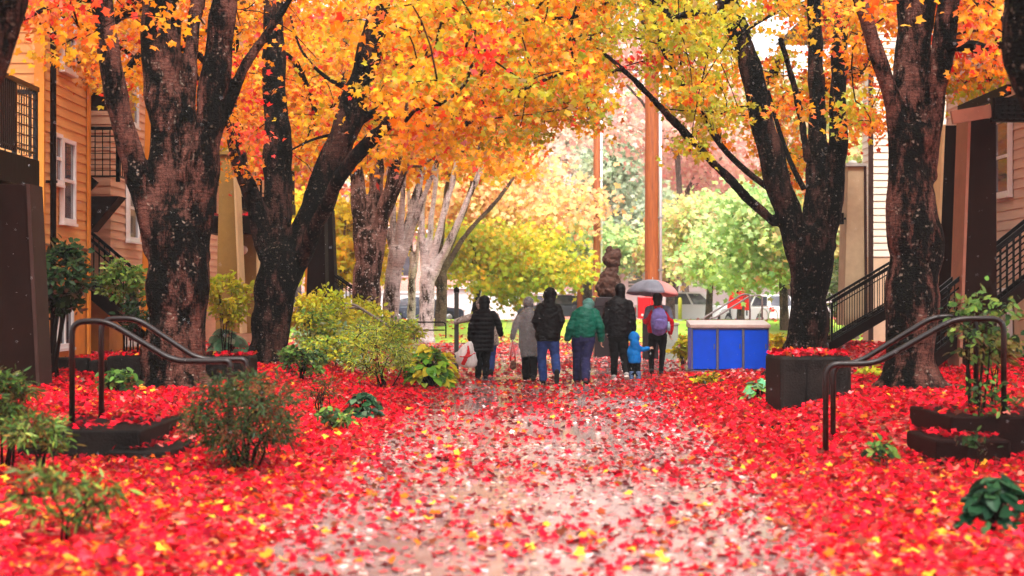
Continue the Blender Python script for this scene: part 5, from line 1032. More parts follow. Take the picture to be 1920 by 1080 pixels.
# ------------------------------------------------------------------ vehicles
def vehicle(name, label, cat, c, heading, prof, green, width, wheels, wr, paint, lights=(), group='parked vehicles', bed=None):
    """prof: closed side outline of the lower body (u forward, z); green: glasshouse outline; extruded across the width with rounded sides"""
    o = empty(name, Vector(c), label, cat, group); c = Vector(c); u = Vector((math.cos(heading), math.sin(heading), 0)); v = Vector((-u.y, u.x, 0))
    W = lambda a, b, z: c + u * a + v * b + Vector((0, 0, z))
    def ext(pr, half, tumble, mat, nm, par, bev):
        zs = [p[1] for p in pr]; zb, zt = min(zs), max(zs); mb = MB(); n = len(pr); hw = lambda z: half - tumble * ((z - zb) / (zt - zb)) ** 1.3
        L_ = [W(a, hw(z), z) for a, z in pr]; R_ = [W(a, -hw(z), z) for a, z in pr]
        mb.add(L_ + R_, [tuple(range(n)), tuple(range(2 * n - 1, n - 1, -1))] + [(i, i + n, (i + 1) % n + n, (i + 1) % n) for i in range(n)]); return mb.build(nm, mat, par, bev)
    b = ext(prof, width / 2, .06, paint, 'body', o, .05)
    ext(green, width / 2 - .07, .17, paint, 'cab', o, .04)
    zs = [p[1] for p in green]; zb, zt = min(zs), max(zs); a0 = [p for p in green if p[1] < zb + .05]; a1 = [p for p in green if p[1] > zt - .08]
    lo0, lo1 = min(p[0] for p in a0), max(p[0] for p in a0); hi0, hi1 = min(p[0] for p in a1), max(p[0] for p in a1)
    for sgn in (1, -1):                                         # side windows, two each side
        hw = lambda z: sgn * (width / 2 - .07 - .17 * ((z - zb) / (zt - zb)) ** 1.3 + .008)
        mid = (lo0 + lo1) / 2
        for (p0, p1) in ((.05, .47), (.53, .95)):
            z0, z1 = zb + .06, zt - .09; A = lambda t, z: (lo0 + (lo1 - lo0) * t) + ((hi0 + (hi1 - hi0) * t) - (lo0 + (lo1 - lo0) * t)) * (z - zb) / (zt - zb)
            q = [W(A(p0, z0), hw(z0), z0), W(A(p1, z0), hw(z0), z0), W(A(p1, z1), hw(z1), z1), W(A(p0, z1), hw(z1), z1)]; off = v * (-.02 * sgn); MB().hexa([x + off for x in q], q).build('window', M['glass'], o)
    for (al, ah, sg) in ((lo1, hi1, 1), (lo0, hi0, -1)):         # windscreen and rear screen
        z0, z1 = zb + .05, zt - .06; t0, t1 = .05 / (zt - zb), 1 - .06 / (zt - zb); x0, x1 = al + (ah - al) * t0, al + (ah - al) * t1; k = width / 2 - .22; e = u * sg * .012; f = u * sg * .03
        q = [W(x0, -k, z0), W(x0, k, z0), W(x1, k - .1, z1), W(x1, -k + .1, z1)]; MB().hexa([p - f for p in q], [p + e for p in q]).build('windscreen' if sg > 0 else 'rear_window', M['glass'], o)
    for a in wheels:
        for sgn in (1, -1):
            p = W(a, sgn * (width / 2 - .11), wr); w = v * sgn; mb = MB(); mb.tube([p - w * .1, p - w * .08, p + w * .10, p + w * .125], [wr * .9, wr, wr, wr * .9], 20); wh = mb.build('wheel', M['tyre'], o); mb = MB(); mb.tube([p + w * .126, p + w * .138, p + w * .145], [wr * .62, wr * .6, wr * .2], 16); mb.build('rim', M['galv'], wh)
            mb = MB(); mb.tube([p + w * .06, p + w * .085], wr * 1.15, 18); mb.build('wheel_arch', M['tyre'], o)
    for (a, bb, z, sa, sb, sz, mat, nm) in lights:
        for sgn in ((1, -1) if bb else (0,)): mb = MB(); mb.hexa([W(a - sa, sgn * bb - sb, z - sz), W(a + sa, sgn * bb - sb, z - sz), W(a + sa, sgn * bb + sb, z - sz), W(a - sa, sgn * bb + sb, z - sz)], [W(a - sa, sgn * bb - sb, z + sz), W(a + sa, sgn * bb - sb, z + sz), W(a + sa, sgn * bb + sb, z + sz), W(a - sa, sgn * bb + sb, z + sz)]); mb.build(nm, mat, o, .015)
    for sgn in (1, -1): mb = MB(); mb.ball(W(lo1 - .25, sgn * (width / 2 + .10), zb + .06), (.08, .12, .08), 8, 6); mb.build('mirror', paint, o)
    return o
def vehicles():
    tr = [(-2.9, .55), (-2.95, 1.05), (-2.85, 1.15), (1.2, 1.15), (2.55, 1.08), (2.85, .95), (2.9, .5), (2.4, .38), (-2.4, .38)]
    tg = [(-1.0, 1.14), (-.92, 1.80), (-.75, 1.86), (.55, 1.86), (.75, 1.78), (1.35, 1.14)]
    d = 93; x = (1290 - 960) * d / F; LT = [(2.88, .72, .85, .04, .16, .1, M['lamp_white'], 'headlight'), (-2.93, .86, .85, .04, .08, .2, M['tail'], 'tail_light')]
    vehicle('pickup_truck', 'white crew-cab pickup parked across the street behind the umbrella', 'pickup truck', (x, d, .14), 0, tr, tg, 1.95, (-1.85, 1.85), .38, M['car_white'], LT)
    sd = [(-2.2, .42), (-2.25, .80), (-2.1, .92), (1.0, .92), (2.0, .80), (2.2, .68), (2.22, .38), (1.9, .28), (-1.9, .28)]; sg_ = [(-1.75, .91), (-1.05, 1.36), (-.7, 1.44), (.2, 1.44), (.45, 1.38), (1.2, .91)]
    SL = [(2.18, .62, .66, .04, .16, .07, M['lamp_white'], 'headlight'), (-2.2, .62, .78, .04, .16, .07, M['tail'], 'tail_light')]
    vehicle('parked_car', 'dark grey car parked behind the walker in the black jacket', 'car', ((1046 - 960) * 93 / F, 93, .40), PI, sd, sg_, 1.78, (-1.38, 1.40), .32, M['car_grey'], SL)
    vehicle('parked_car', 'navy car parked behind the pale left trunks', 'car', ((795 - 960) * 94 / F, 94, .30), 0, sd, sg_, 1.78, (-1.38, 1.40), .32, M['car_navy'], SL)
    sv = [(-2.2, .45), (-2.25, 1.0), (-2.15, 1.08), (1.1, 1.08), (2.0, .98), (2.2, .85), (2.2, .42), (1.9, .3), (-1.9, .3)]; sg2 = [(-2.1, 1.07), (-1.85, 1.62), (-1.6, 1.70), (.1, 1.70), (.4, 1.62), (1.15, 1.07)]
    vehicle('parked_car', 'white hatchback with red tail lights behind the red board', 'car', ((1424 - 960) * 90 / F, 90.5, .14), math.radians(118), sv, sg2, 1.85, (-1.4, 1.4), .35, M['car_white'], [(-2.22, .74, .95, .05, .14, .11, M['tail'], 'tail_light'), (2.18, .62, .8, .04, .16, .08, M['lamp_white'], 'headlight')])
# ------------------------------------------------------------------ people
def chain(mb, pts, rad, ry=None, n=12, ref=(1, 0, 0)):
    st = [(Vector(p), r) for p, r in zip(pts, rad)]
    mb.tube([p for p, _ in st], [r for _, r in st], n, ry=ry, ref=ref)
    mb.ball(st[0][0], (rad[0], (ry or rad)[0], min(rad[0], (ry or rad)[0])), n, 8); mb.ball(st[-1][0], (rad[-1], (ry or rad)[-1], min(rad[-1], (ry or rad)[-1])), n, 8)
def limb(mb, a, b, c, r, ref=(1, 0, 0)):
    """tapered two-bone limb with a soft joint"""
    a, b, c = Vector(a), Vector(b), Vector(c)
    chain(mb, [a, a.lerp(b, .35), a.lerp(b, .8), b, b.lerp(c, .25), b.lerp(c, .7), c], [r[0], r[0] * .97, r[1] * 1.03, r[1], (r[1] + r[2]) / 2 * 1.05, r[2] * 1.1, r[2]], ref=ref)
def hand(mb, w, direc, side, curl=.5, spread=0.0, k=1.0):
    """palm, four unequal bent fingers and a thumb from the side of the palm"""
    w = Vector(w); d = Vector(direc).normalized(); s = Vector(side); s = (s - d * s.dot(d)).normalized(); n = d.cross(s)
    M3 = Matrix((s, n, d)).transposed(); mb.ball(w + d * .045 * k, (.040 * k, .017 * k, .052 * k), 12, 8, M3)
    for i, ln in enumerate((.068, .078, .073, .056)):
        o = (i - 1.5); b = w + d * .082 * k + s * o * .0195 * k; dd = (d + s * o * spread).normalized(); ang = 0; pts = [b - d * .02 * k]; p = b; pts.append(p)
        for seg in (.45, .32, .23):
            ang += curl * .7; p = p + (dd * math.cos(ang) + n * math.sin(ang)) * ln * seg * k; pts.append(p)
        mb.tube(pts, [.0095 * k, .0095 * k, .009 * k, .0085 * k, .007 * k], 8); mb.ball(pts[-1], .0075 * k, 8, 6)
    b = w + d * .025 * k - s * .034 * k; t1 = b + (d * .6 - s * .75 + n * .25).normalized() * .034 * k; t2 = t1 + (d * .9 - s * .3 + n * .4).normalized() * .03 * k
    mb.tube([b, t1, t2], [.012 * k, .0105 * k, .008 * k], 8); mb.ball(t2, .008 * k, 8, 6)
def head(mb, c, r, yaw=0.0, k=1.0):
    c = Vector(c); R = Matrix.Rotation(yaw, 3, 'Z'); A = lambda x, y, z: c + R @ Vector((x, y, z)) * k
    mb.ball(A(0, 0, .015), (r * .80, r * .98, r * 1.08), 16, 12); mb.ball(A(0, .028, -.055), (r * .62, r * .68, r * .72), 14, 10)
    mb.ball(A(0, .105, -.012), (.014 * k, .02 * k, .028 * k), 8, 6); mb.ball(A(0, .098, -.062), (.026 * k, .012 * k, .010 * k), 8, 6)
    for s in (1, -1): mb.ball(A(s * .083, -.005, -.005), (.012 * k, .022 * k, .033 * k), 8, 6); mb.ball(A(s * .034, .088, .018), (.015 * k, .012 * k, .010 * k), 8, 6)
def shoe(o, ank, toe, mat, sole=None, k=1.0):
    """ank: ankle point; toe: direction of the foot"""
    a = Vector(ank); t = Vector(toe).normalized(); s = Vector((1, 0, 0)); s = (s - t * s.dot(t)).normalized(); u = s.cross(t); M3 = Matrix((s, t, u)).transposed(); mb = MB()
    b = a - u * .045 * k
    mb.ball(b + t * -.025 * k, (.042 * k, .055 * k, .046 * k), 12, 8, M3); mb.ball(b + t * .075 * k - u * .008 * k, (.047 * k, .085 * k, .036 * k), 12, 8, M3); mb.ball(b + t * .135 * k - u * .016 * k, (.045 * k, .06 * k, .026 * k), 12, 8, M3); mb.tube([b - t * .005 * k, a + u * .03 * k], [.045 * k, .044 * k], 12)
    sh = link('shoe', weld(mb, .009, 2), M[mat], o)
    if sole:
        m2 = MB(); pr = [(-.075, .036), (-.03, .044), (.03, .040), (.09, .048), (.15, .042), (.19, .022)]; lo = b - u * .046 * k; top = [lo + t * y * k + s * x * k for y, x in pr] + [lo + t * y * k - s * x * k for y, x in reversed(pr)]; n = len(top)
        m2.add([p + u * .010 * k for p in top] + [p - u * .012 * k for p in top], [tuple(range(n)), tuple(range(2 * n - 1, n - 1, -1))] + [(i, i + n, (i + 1) % n + n, (i + 1) % n) for i in range(n)]); m2.build('sole', M[sole], sh)
WR = lambda amp, f=9: (lambda p: amp * (noise.noise(Vector((p.x * f, p.y * f, p.z * f * 1.7))) + .6 * noise.noise(Vector((p.x * f * 2.4, p.y * f * 2.4, p.z * f * 3.6)))))
class Fig:
    def __init__(s, label, d, px, py, group='walkers seen from behind'):
        s.d = d; s.s = F / d; s.o = empty('person', Vector(((px - 960) / s.s, d, H - (py - HZ) / s.s)), label, 'person', group)
    def Q(s, px, py, dy=0.0): return Vector(((px - 960) / s.s, s.d + dy, H - (py - HZ) / s.s))
    def body(s, hd, sh, el, ha, hip, kn, an, hdir, curl=(.5, .5), hr=.105, k=1.0, ysh=0.0, side=((0, 1, 0), (0, 1, 0)), spread=0.0, yaw=0.0, hands=(True, True)):
        Q = s.Q; mb = MB(); S = [Q(*p) for p in sh]; E = [Q(*p) for p in el]; W = [Q(*p) for p in ha]; HP = [Q(*p) for p in hip]; K = [Q(*p) for p in kn]; A = [Q(*p) for p in an]; hc = Q(*hd)
        mS = (S[0] + S[1]) / 2; mH = (HP[0] + HP[1]) / 2; hw = abs(S[1].x - S[0].x) / 2
        chain(mb, [mS + Vector((0, 0, -.03)), mS.lerp(mH, .3), mS.lerp(mH, .65), mH], [hw * .66, hw * .76, hw * .68, hw * .78], [.085 * k, .10 * k, .085 * k, .095 * k])
        chain(mb, [mS + Vector((0, 0, -.02)), mS.lerp(hc, .5), hc + Vector((0, 0, -.05))], [.07 * k, .052 * k, .05 * k]); head(mb, hc, hr, yaw, k)
        for i in (0, 1):
            limb(mb, S[i] + Vector((.02 - .04 * i, 0, -.035)), E[i], W[i], (.046 * k, .042 * k, .029 * k)); limb(mb, HP[i], K[i], A[i], (.078 * k, .054 * k, .038 * k))
            if hands[i]: hand(mb, W[i], hdir[i], side[i], curl[i], spread, k)
        link('body', weld(mb, .0085, 2), M['skin'], s.o)
        s.S, s.E, s.W, s.HP, s.K, s.A, s.hc, s.k = S, E, W, HP, K, A, hc, k; return s
    def coat(s, rows, mat, arm=(.078, .066, .056), hood=None, quilt=0, wr=.012, hem_open=True, cuff=.94, name='jacket', hoodmat=None, sleeve=(True, True), amat=None):
        mb = MB(); pts = [s.Q(cx, py, dy) for (py, cx, hw, dp, dy) in rows]; rx = [hw / s.s for (_, _, hw, _, _) in rows]; ry = [dp for (_, _, _, dp, _) in rows]
        st = []
        mb.tube(pts, rx, 20, ry=ry, ref=(1, 0, 0)); mb.ball(pts[0], (rx[0], ry[0], .05), 16, 8)
        if amat is None:
            for i in (0, 1):
                if sleeve[i]: limb(mb, s.S[i] + Vector((.018 - .036 * i, 0, -.03)), s.E[i], s.E[i].lerp(s.W[i], cuff), arm)
        if hood and not hoodmat: s._hood(mb, hood)
        me = weld(mb, .0125, 3); f = WR(wr)
        if quilt: g = lambda p: f(p) * .5 + quilt * (abs(math.sin(p.z * PI / .085)) - .6)
        else: g = f
        j = link(name, displace(me, g), M[mat], s.o)
        if amat:
            for i in (0, 1):
                if sleeve[i]: mb = MB(); limb(mb, s.S[i] + Vector((.018 - .036 * i, 0, -.03)), s.E[i], s.E[i].lerp(s.W[i], cuff), arm); link('sleeve', displace(weld(mb, .0125, 3), WR(wr)), M[amat], j)
        if hood and hoodmat: mb = MB(); s._hood(mb, hood); link('hood', displace(weld(mb, .0115, 3), WR(wr * .7)), M[hoodmat], j)
        return j
    def _hood(s, mb, h):
        (px, py, dy, rx, ry, rz, drop) = h; c = s.Q(px, py, dy); mb.ball(c, (rx, ry, rz), 18, 14); n = (s.S[0] + s.S[1]) / 2
        chain(mb, [c + Vector((0, -.02, -rz * .45)), c.lerp(n, .6) + Vector((0, -.03, 0)), n + Vector((0, -.02, -.02))], [rx * .84, rx * .86, rx * drop], [ry * .85, ry * .8, .085])
    def legs(s, mat, r=(.098, .078, .066), hem=.96, wr=.010, pel=(.175, .125), name='trousers', wid=None):
        mb = MB(); mH = (s.HP[0] + s.HP[1]) / 2; chain(mb, [mH + Vector((0, 0, .10)), mH + Vector((0, 0, -.02))], [pel[0] * .95, pel[0]], [pel[1] * .9, pel[1]], 16)
        for i in (0, 1): limb(mb, s.HP[i] + Vector((0, 0, -.03)), s.K[i], s.K[i].lerp(s.A[i], hem), r)
        return link(name, displace(weld(mb, .0125, 3), WR(wr, 8)), M[mat], s.o)
    def shoes(s, mats, toes, sole=None, k=1.0):
        for i in (0, 1): shoe(s.o, s.A[i], toes[i], mats, sole, k)
    def hair(s, mb_fn, mat='hair'):
        mb = MB(); mb_fn(mb); link('hair', displace(weld(mb, .010, 2), WR(.006, 22)), M[mat], s.o)
FWD = (0, 1, -.05)
def people():
    # walker in the long quilted coat
    f = Fig('walker in a long black quilted coat with the hood up, carrying a plastic bag', 32.9, 905, 711)
    f.body((909, 566, .04), [(891, 587, 0), (926, 587, 0)], [(884, 612, -.03), (935, 608, -.02)], [(881, 636, .05), (939, 628, .08)], [(900, 640, 0), (915, 640, 0)], [(899, 672, .08), (912, 670, -.02)], [(896, 704, .0), (911, 703, -.1)], [(0, .1, -1), (.15, .2, -1)], (1.1, .6), .1)
    f.legs('c_pants', (.098, .074, .064)); f.shoes('c_shoe', [FWD, (0, 1, -.25)], 'tyre')
    f.coat([(579, 909, 8, .09, 0), (585, 908, 16, .12, 0), (598, 906, 22, .145, 0), (620, 905, 22, .15, 0), (640, 904, 23, .16, 0), (656, 903, 23, .17, 0), (660, 903, 21, .16, 0)], 'c_puffer', (.078, .07, .058), (908, 566, .02, .115, .125, .135, 1.0), .011, .008, name='quilted_coat')
    # walker hidden in front of them: one arm out, one leg showing
    f = Fig('walker in a camouflage jacket mostly hidden behind the quilted coat, arm stretched left', 34.4, 915, 702)
    f.body((901, 569, .05), [(896, 590, 0), (930, 590, 0)], [(876, 597, .0), (934, 610, .05)], [(853, 604, .02), (930, 628, .15)], [(910, 636, 0), (924, 636, 0)], [(910, 668, .1), (922, 668, 0)], [(910, 697, .05), (921, 693, -.12)], [(-1, 0, -.12), (-.2, .8, -.3)], (.35, .8), .1, side=((0, 1, .2), (0, 1, 0)))
    f.legs('c_jeans'); f.shoes('c_shoe', [FWD, (0, .8, -.6)], 'tyre')
    f.coat([(582, 912, 8, .09, 0), (588, 912, 17, .12, 0), (602, 913, 20, .14, 0), (625, 915, 19, .14, 0), (645, 916, 20, .14, 0), (648, 916, 18, .13, 0)], 'c_camo', (.088, .078, .064), (902, 569, .03, .105, .115, .125, .9), 0, .012, cuff=.90)
    # walker in the clear poncho
    f = Fig('walker in a clear plastic poncho over dark clothes', 32.0, 992, 716)
    f.body((991, 570, .08), [(974, 589, 0), (1005, 589, 0)], [(965, 613, -.02), (1010, 610, .05)], [(961, 634, .05), (1006, 630, .2)], [(984, 644, 0), (1000, 644, 0)], [(986, 678, .10), (1000, 676, -.05)], [(987, 709, .08), (1000, 705, -.12)], [(0, .1, -1), (-.2, .8, -.2)], (1.2, .7), .1)
    f.legs('c_pants', (.105, .085, .072)); f.shoes('c_shoe', [FWD, (0, .8, -.6)], 'tyre')
    f.coat([(580, 990, 7, .08, 0), (587, 990, 15, .11, 0), (603, 990, 19, .14, 0), (628, 991, 18, .14, 0), (650, 991, 19, .14, 0), (654, 991, 17, .13, 0)], 'c_grey', (.068, .06, .052), (991, 569, .05, .10, .11, .12, .9), 0, .012, name='sweater')
    mb = MB(); rows = [(576, 991, 8.5, .12, .03), (584, 990, 13, .15, 0), (592, 988, 21, .18, 0), (606, 986, 26, .20, 0), (630, 984, 28, .21, -.02), (655, 985, 30, .22, -.02), (668, 986, 31, .22, -.03)]
    vs = []; n = 40
    for i, (py, cx, hw, dp, dy) in enumerate(rows):
        c = f.Q(cx, py, dy)
        for j in range(n): a = 2 * PI * j / n; k = 1 + (.10 * math.sin(5 * a + i * .5) + .05 * math.sin(11 * a + 1.3 * i)) * min(1, i / 3); vs.append(c + Vector((hw / f.s * math.cos(a) * k, dp * math.sin(a) * k, .015 * math.sin(4 * a) * (i > 4))))
    mb.add(vs, [(i * n + j, i * n + (j + 1) % n, (i + 1) * n + (j + 1) % n, (i + 1) * n + j) for i in range(len(rows) - 1) for j in range(n)], True); mb.ball(f.Q(991, 569, .05), (.122, .132, .14), 18, 12)
    mb.tube([f.Q(972, 592, 0), f.Q(962, 606, -.03), f.Q(958, 622, .02)], [.10, .12, .13], 14, cap=False)
    mb.build('poncho', M['poncho'], f.o)
    # walker in black hooded jacket and jeans
    f = Fig('walker in a black hooded jacket and blue jeans, right heel lifted', 30.6, 1028, 722)
    f.body((1032, 554, .05), [(1012, 574, 0), (1047, 574, 0)], [(1004, 603, -.06), (1052, 602, -.05)], [(1012, 622, .10), (1044, 622, .10)], [(1018, 632, 0), (1037, 632, 0)], [(1016, 674, .10), (1041, 668, .02)], [(1019, 712, .06), (1043, 696, -.30)], [(.3, .8, -.3), (-.3, .8, -.3)], (.8, .8), .105)
    f.legs('c_jeans', (.108, .084, .074), .95); f.shoes('c_shoe', [FWD, (0, .35, -.95)], 'tyre')
    f.coat([(566, 1030, 9, .09, 0), (572, 1030, 19, .125, 0), (585, 1029, 25, .15, 0), (610, 1028, 24, .15, 0), (634, 1027, 24, .16, 0), (640, 1027, 21, .15, 0)], 'c_black', (.085, .076, .062), (1031, 553, .02, .125, .135, .145, .95), 0, .013)
    # green jacket
    f = Fig('stooped walker in a green rain jacket and dark jeans, hood up', 31.1, 1092, 720)
    f.body((1106, 572, .16), [(1079, 586, .05), (1117, 584, .05)], [(1069, 616, -.04), (1126, 614, -.02)], [(1064, 636, .02), (1127, 638, .05)], [(1084, 632, 0), (1104, 632, 0)], [(1084, 674, .08), (1098, 672, 0)], [(1083, 711, .16), (1097, 709, -.24)], [(0, .1, -1), (0, .1, -1)], (.7, .7), .10)
    f.legs('c_jeans2', (.120, .096, .082), .97, pel=(.20, .15)); f.shoes('c_shoe_red', [FWD, (0, .85, -.5)], 'tyre')
    f.coat([(577, 1099, 9, .09, .10), (583, 1098, 20, .13, .07), (596, 1096, 25, .16, .04), (614, 1094, 24, .16, 0), (624, 1093, 23, .16, 0), (630, 1093, 23, .16, 0), (633, 1093, 21, .15, 0)], 'c_green', (.088, .078, .064), (1104, 571, .13, .115, .125, .12, .95), 0, .014, hoodmat='c_teal')
    # tall walker in black
    f = Fig('tallest walker, all in black with a black cap and grey trainers', 32.6, 1160, 712)
    f.body((1163, 545, .04), [(1141, 567, 0), (1181, 567, 0)], [(1134, 598, -.05), (1186, 596, -.03)], [(1137, 622, .08), (1188, 620, .06)], [(1150, 630, 0), (1169, 630, 0)], [(1152, 668, .04), (1170, 668, -.02)], [(1152, 702, .14), (1173, 699, -.24)], [(.1, .3, -1), (0, .2, -1)], (.7, .7), .105)
    f.legs('c_pants', (.102, .082, .062), .95); f.shoes('c_shoe_grey', [FWD, (.1, .85, -.5)], 'lamp_white', 1.1)
    f.coat([(557, 1162, 10, .09, 0), (564, 1161, 21, .125, 0), (578, 1160, 26, .155, 0), (602, 1160, 25, .155, 0), (624, 1159, 24, .155, 0), (631, 1159, 22, .15, 0)], 'c_black2', (.085, .076, .060), None, 0, .012)
    mb = MB(); c = f.Q(1163, 541, .03); mb.ball(c, (.108, .125, .105), 18, 12); mb.tube([c + Vector((0, .05, .0)), c + Vector((0, .20, -.03))], [.09, .07], 14, ry=[.02, .012]); mb.tube([c + Vector((0, -.03, -.04)), c + Vector((0, -.03, -.13)), c + Vector((0, -.02, -.17))], [.10, .095, .11], 14, ry=[.10, .09, .10]); link('cap', displace(weld(mb, .011, 2), WR(.006)), M['c_black2'], f.o)
    # child
    f = Fig('small child in a bright blue hooded jacket and blue boots', 32.5, 1190, 712, 'walkers seen from behind')
    f.body((1190, 634, .02), [(1182, 649, 0), (1199, 649, 0)], [(1180, 661, -.02), (1207, 656, .03)], [(1181, 672, .04), (1216, 653, .05)], [(1186, 674, 0), (1195, 674, 0)], [(1185, 690, .02), (1196, 690, 0)], [(1184, 706, 0), (1197, 706, -.02)], [(0, .2, -1), (1, .1, .1)], (.6, .25), .078, .66, side=((0, 1, 0), (0, .3, 1)), spread=.22)
    f.legs('c_pants', (.068, .056, .05), .9, .006, (.11, .085)); 
    for i in (0, 1):
        mb = MB(); a = f.A[i]; mb.tube([a + Vector((0, 0, .10)), a + Vector((0, 0, .02)), a + Vector((0, .01, -.045))], [.054, .048, .046], 12); mb.ball(a + Vector((0, .045, -.03)), (.043, .075, .034), 12, 8); mb.ball(a + Vector((0, 0, -.03)), (.044, .05, .036), 12, 8); link('boot', weld(mb, .009, 2), M['c_boot'], f.o)
    f.coat([(644, 1190, 5, .06, 0), (647, 1190, 9, .08, 0), (656, 1190, 11.5, .095, 0), (670, 1190, 12, .10, 0), (679, 1190, 12.5, .105, 0), (681, 1190, 11, .09, 0)], 'c_cyan', (.055, .048, .042), (1189, 633, .01, .108, .115, .118, .8), 0, .009)
    # backpack walker
    f = Fig('walker in a red jacket and black leggings wearing a lavender backpack, under the umbrella', 34.7, 1231, 703)
    f.body((1233, 561, .04), [(1218, 582, 0), (1250, 582, 0)], [(1211, 602, .0), (1258, 604, -.02)], [(1217, 606, .22), (1257, 625, .05)], [(1225, 626, 0), (1242, 626, 0)], [(1222, 664, .08), (1242, 662, -.02)], [(1221, 695, -.05), (1239, 696, -.05)], [(.2, .5, .8), (0, .2, -1)], (1.2, .7), .1)
    f.legs('c_pants', (.098, .066, .050), .96, .008, (.175, .13)); f.shoes('c_shoe', [(0, .5, -.8), (0, 1, -.4)], 'tyre')
    j = f.coat([(572, 1233, 8, .085, 0), (578, 1233, 16, .115, 0), (590, 1233, 20, .14, 0), (606, 1233, 19, .14, 0), (620, 1233, 20, .145, 0), (624, 1233, 18, .14, 0)], 'c_red', (.078, .068, .058), None, 0, .010, amat='c_red')
    mb = MB(); chain(mb, [f.Q(1220, 580, .0), f.Q(1233, 577, .01), f.Q(1247, 580, .0)], [.085, .08, .085]); 
    for sgn, i in ((-1, 0), (1, 1)): limb(mb, f.S[i] + Vector((sgn * .012, 0, .015)), f.S[i].lerp(f.E[i], .35) + Vector((sgn * .012, 0, 0)), f.S[i].lerp(f.E[i], .7) + Vector((sgn * .014, 0, 0)), (.082, .074, .066))
    link('shoulder_yoke', displace(weld(mb, .0125, 3), WR(.008)), M['c_slate'], j)
    f.hair(lambda mb: (mb.ball(f.Q(1233, 559, .03), (.105, .115, .12), 16, 12), mb.tube([f.Q(1233, 562, -.02), f.Q(1233, 574, -.05)], [.095, .075], 12, ry=[.08, .05])))
    S34 = f
    # backpack
    o = empty('backpack', f.Q(1234, 600, -.2), 'lavender backpack worn over the red jacket', 'backpack'); mb = MB()
    chain(mb, [f.Q(1234, 584, -.19), f.Q(1234, 592, -.23), f.Q(1234, 610, -.24), f.Q(1234, 620, -.21)], [.125, .165, .175, .15], [.075, .10, .115, .09], 18); link('pack', displace(weld(mb, .0125, 4), WR(.010, 7)), M['c_purple'], o)
    mb = MB(); chain(mb, [f.Q(1234, 602, -.33), f.Q(1234, 615, -.33)], [.115, .12], [.05, .05], 14); link('front_pocket', displace(weld(mb, .0125, 3), WR(.006)), M['c_purple'], o)
    for sgn in (-1, 1): mb = MB(); mb.tube([f.Q(1234 + sgn * 9, 584, -.16), f.Q(1234 + sgn * 11, 576, -.10), f.Q(1234 + sgn * 12, 573.5, .0), f.Q(1234 + sgn * 12, 578, .13), f.Q(1234 + sgn * 12, 596, .165)], [.032] * 5, 8, ry=[.012] * 5); mb.build('strap', M['c_slate'], o)
    mb = MB(); mb.tube([f.Q(1231, 581, -.2), f.Q(1231, 577, -.22), f.Q(1237, 577, -.22), f.Q(1237, 581, -.2)], .010, 8); mb.build('handle', M['c_slate'], o)
    mb = MB(); c = f.Q(1252, 612, -.2); mb.lathe(c - Vector((0, 0, .09)), [(.034, 0), (.036, .12), (.02, .16), (.02, .19)], 12); mb.build('bottle', plain('pale_blue_bottle', (.30, .45, .55), .3), o)
    # umbrella held up in front of the chest
    o = empty('umbrella', f.Q(1225, 556, .15), 'open umbrella with navy and pink panels', 'umbrella'); c = f.Q(1225, 524, .15); R = 52 / f.s; drop = 27 / f.s
    seg, rg = 8, 8; tilt = Matrix.Rotation(math.radians(-4), 3, 'X') @ Matrix.Rotation(math.radians(3), 3, 'Y'); mb = MB(); G = {}
    for k in range(seg * 4):
        for i in range(rg + 1):
            t = i / rg; a = 2 * PI * (k - 2) / (seg * 4); u = (k % 4) / 4; sc = 1 - .055 * math.sin(PI * u) * t - (.03 * math.sin(PI * u) if i == rg else 0); r = R * math.sin(t * 1.22) / math.sin(1.22) * sc; z = -drop * (1 - math.cos(t * 1.22)) / (1 - math.cos(1.22)) - .02 * math.sin(PI * u) * t
            G[k, i] = len(mb.v); mb.v.append(tuple(c + tilt @ Vector((r * math.cos(a), r * math.sin(a), z))))
    for k in range(seg * 4):
        for i in range(rg):
            k2 = (k + 1) % (seg * 4); pan = k // 4; mb.f.append([G[k, i], G[k, i + 1], G[k2, i + 1], G[k2, i]]); mb.sm.append(True); mb.mi.append(1 if pan in (7, 0, 1) else 0)
    cn = mb.build('canopy', [M['umb_dark'], M['umb_pink']], o); sl = cn.modifiers.new('s', 'SOLIDIFY'); sl.thickness = .004
    for k in range(seg):
        a = 2 * PI * (k - .5) / seg; q = [c + tilt @ Vector((R * math.sin(t * 1.22) / math.sin(1.22) * math.cos(a), R * math.sin(t * 1.22) / math.sin(1.22) * math.sin(a), -drop * (1 - math.cos(t * 1.22)) / (1 - math.cos(1.22)) - .010)) for t in (0, .25, .5, .75, 1)]
        m2 = MB(); m2.tube(q, .004, 6); m2.build('rib', M['galv'], o)
    m2 = MB(); W = f.W[0]; m2.tube([c + Vector((0, 0, .05)), Vector((W.x + .03, W.y + .06, W.z + .03))], .006, 8); m2.build('shaft', M['galv'], o)
    m2 = MB(); m2.tube([Vector((W.x + .03, W.y + .06, W.z + .09)), Vector((W.x + .03, W.y + .06, W.z - .06))], .016, 10); m2.build('handle', M['c_black'], o)
    # plastic bag with a red print, and the red-handled bag
    d = 32.8; s = F / d; Q = lambda px, py, dy=0: Vector(((px - 960) / s, d + dy, H - (py - HZ) / s)); o = empty('plastic_bag', Q(878, 688), 'full white plastic carrier bag with red inside, hanging at the quilted coat', 'bag'); mb = MB()
    rows = [(640, 881, 2.5, .02), (644, 879, 7, .05), (652, 876, 13, .09), (664, 874, 18, .12), (676, 875, 20, .13), (685, 878, 17, .11), (689, 880, 10, .07)]; n = 28; vs = []
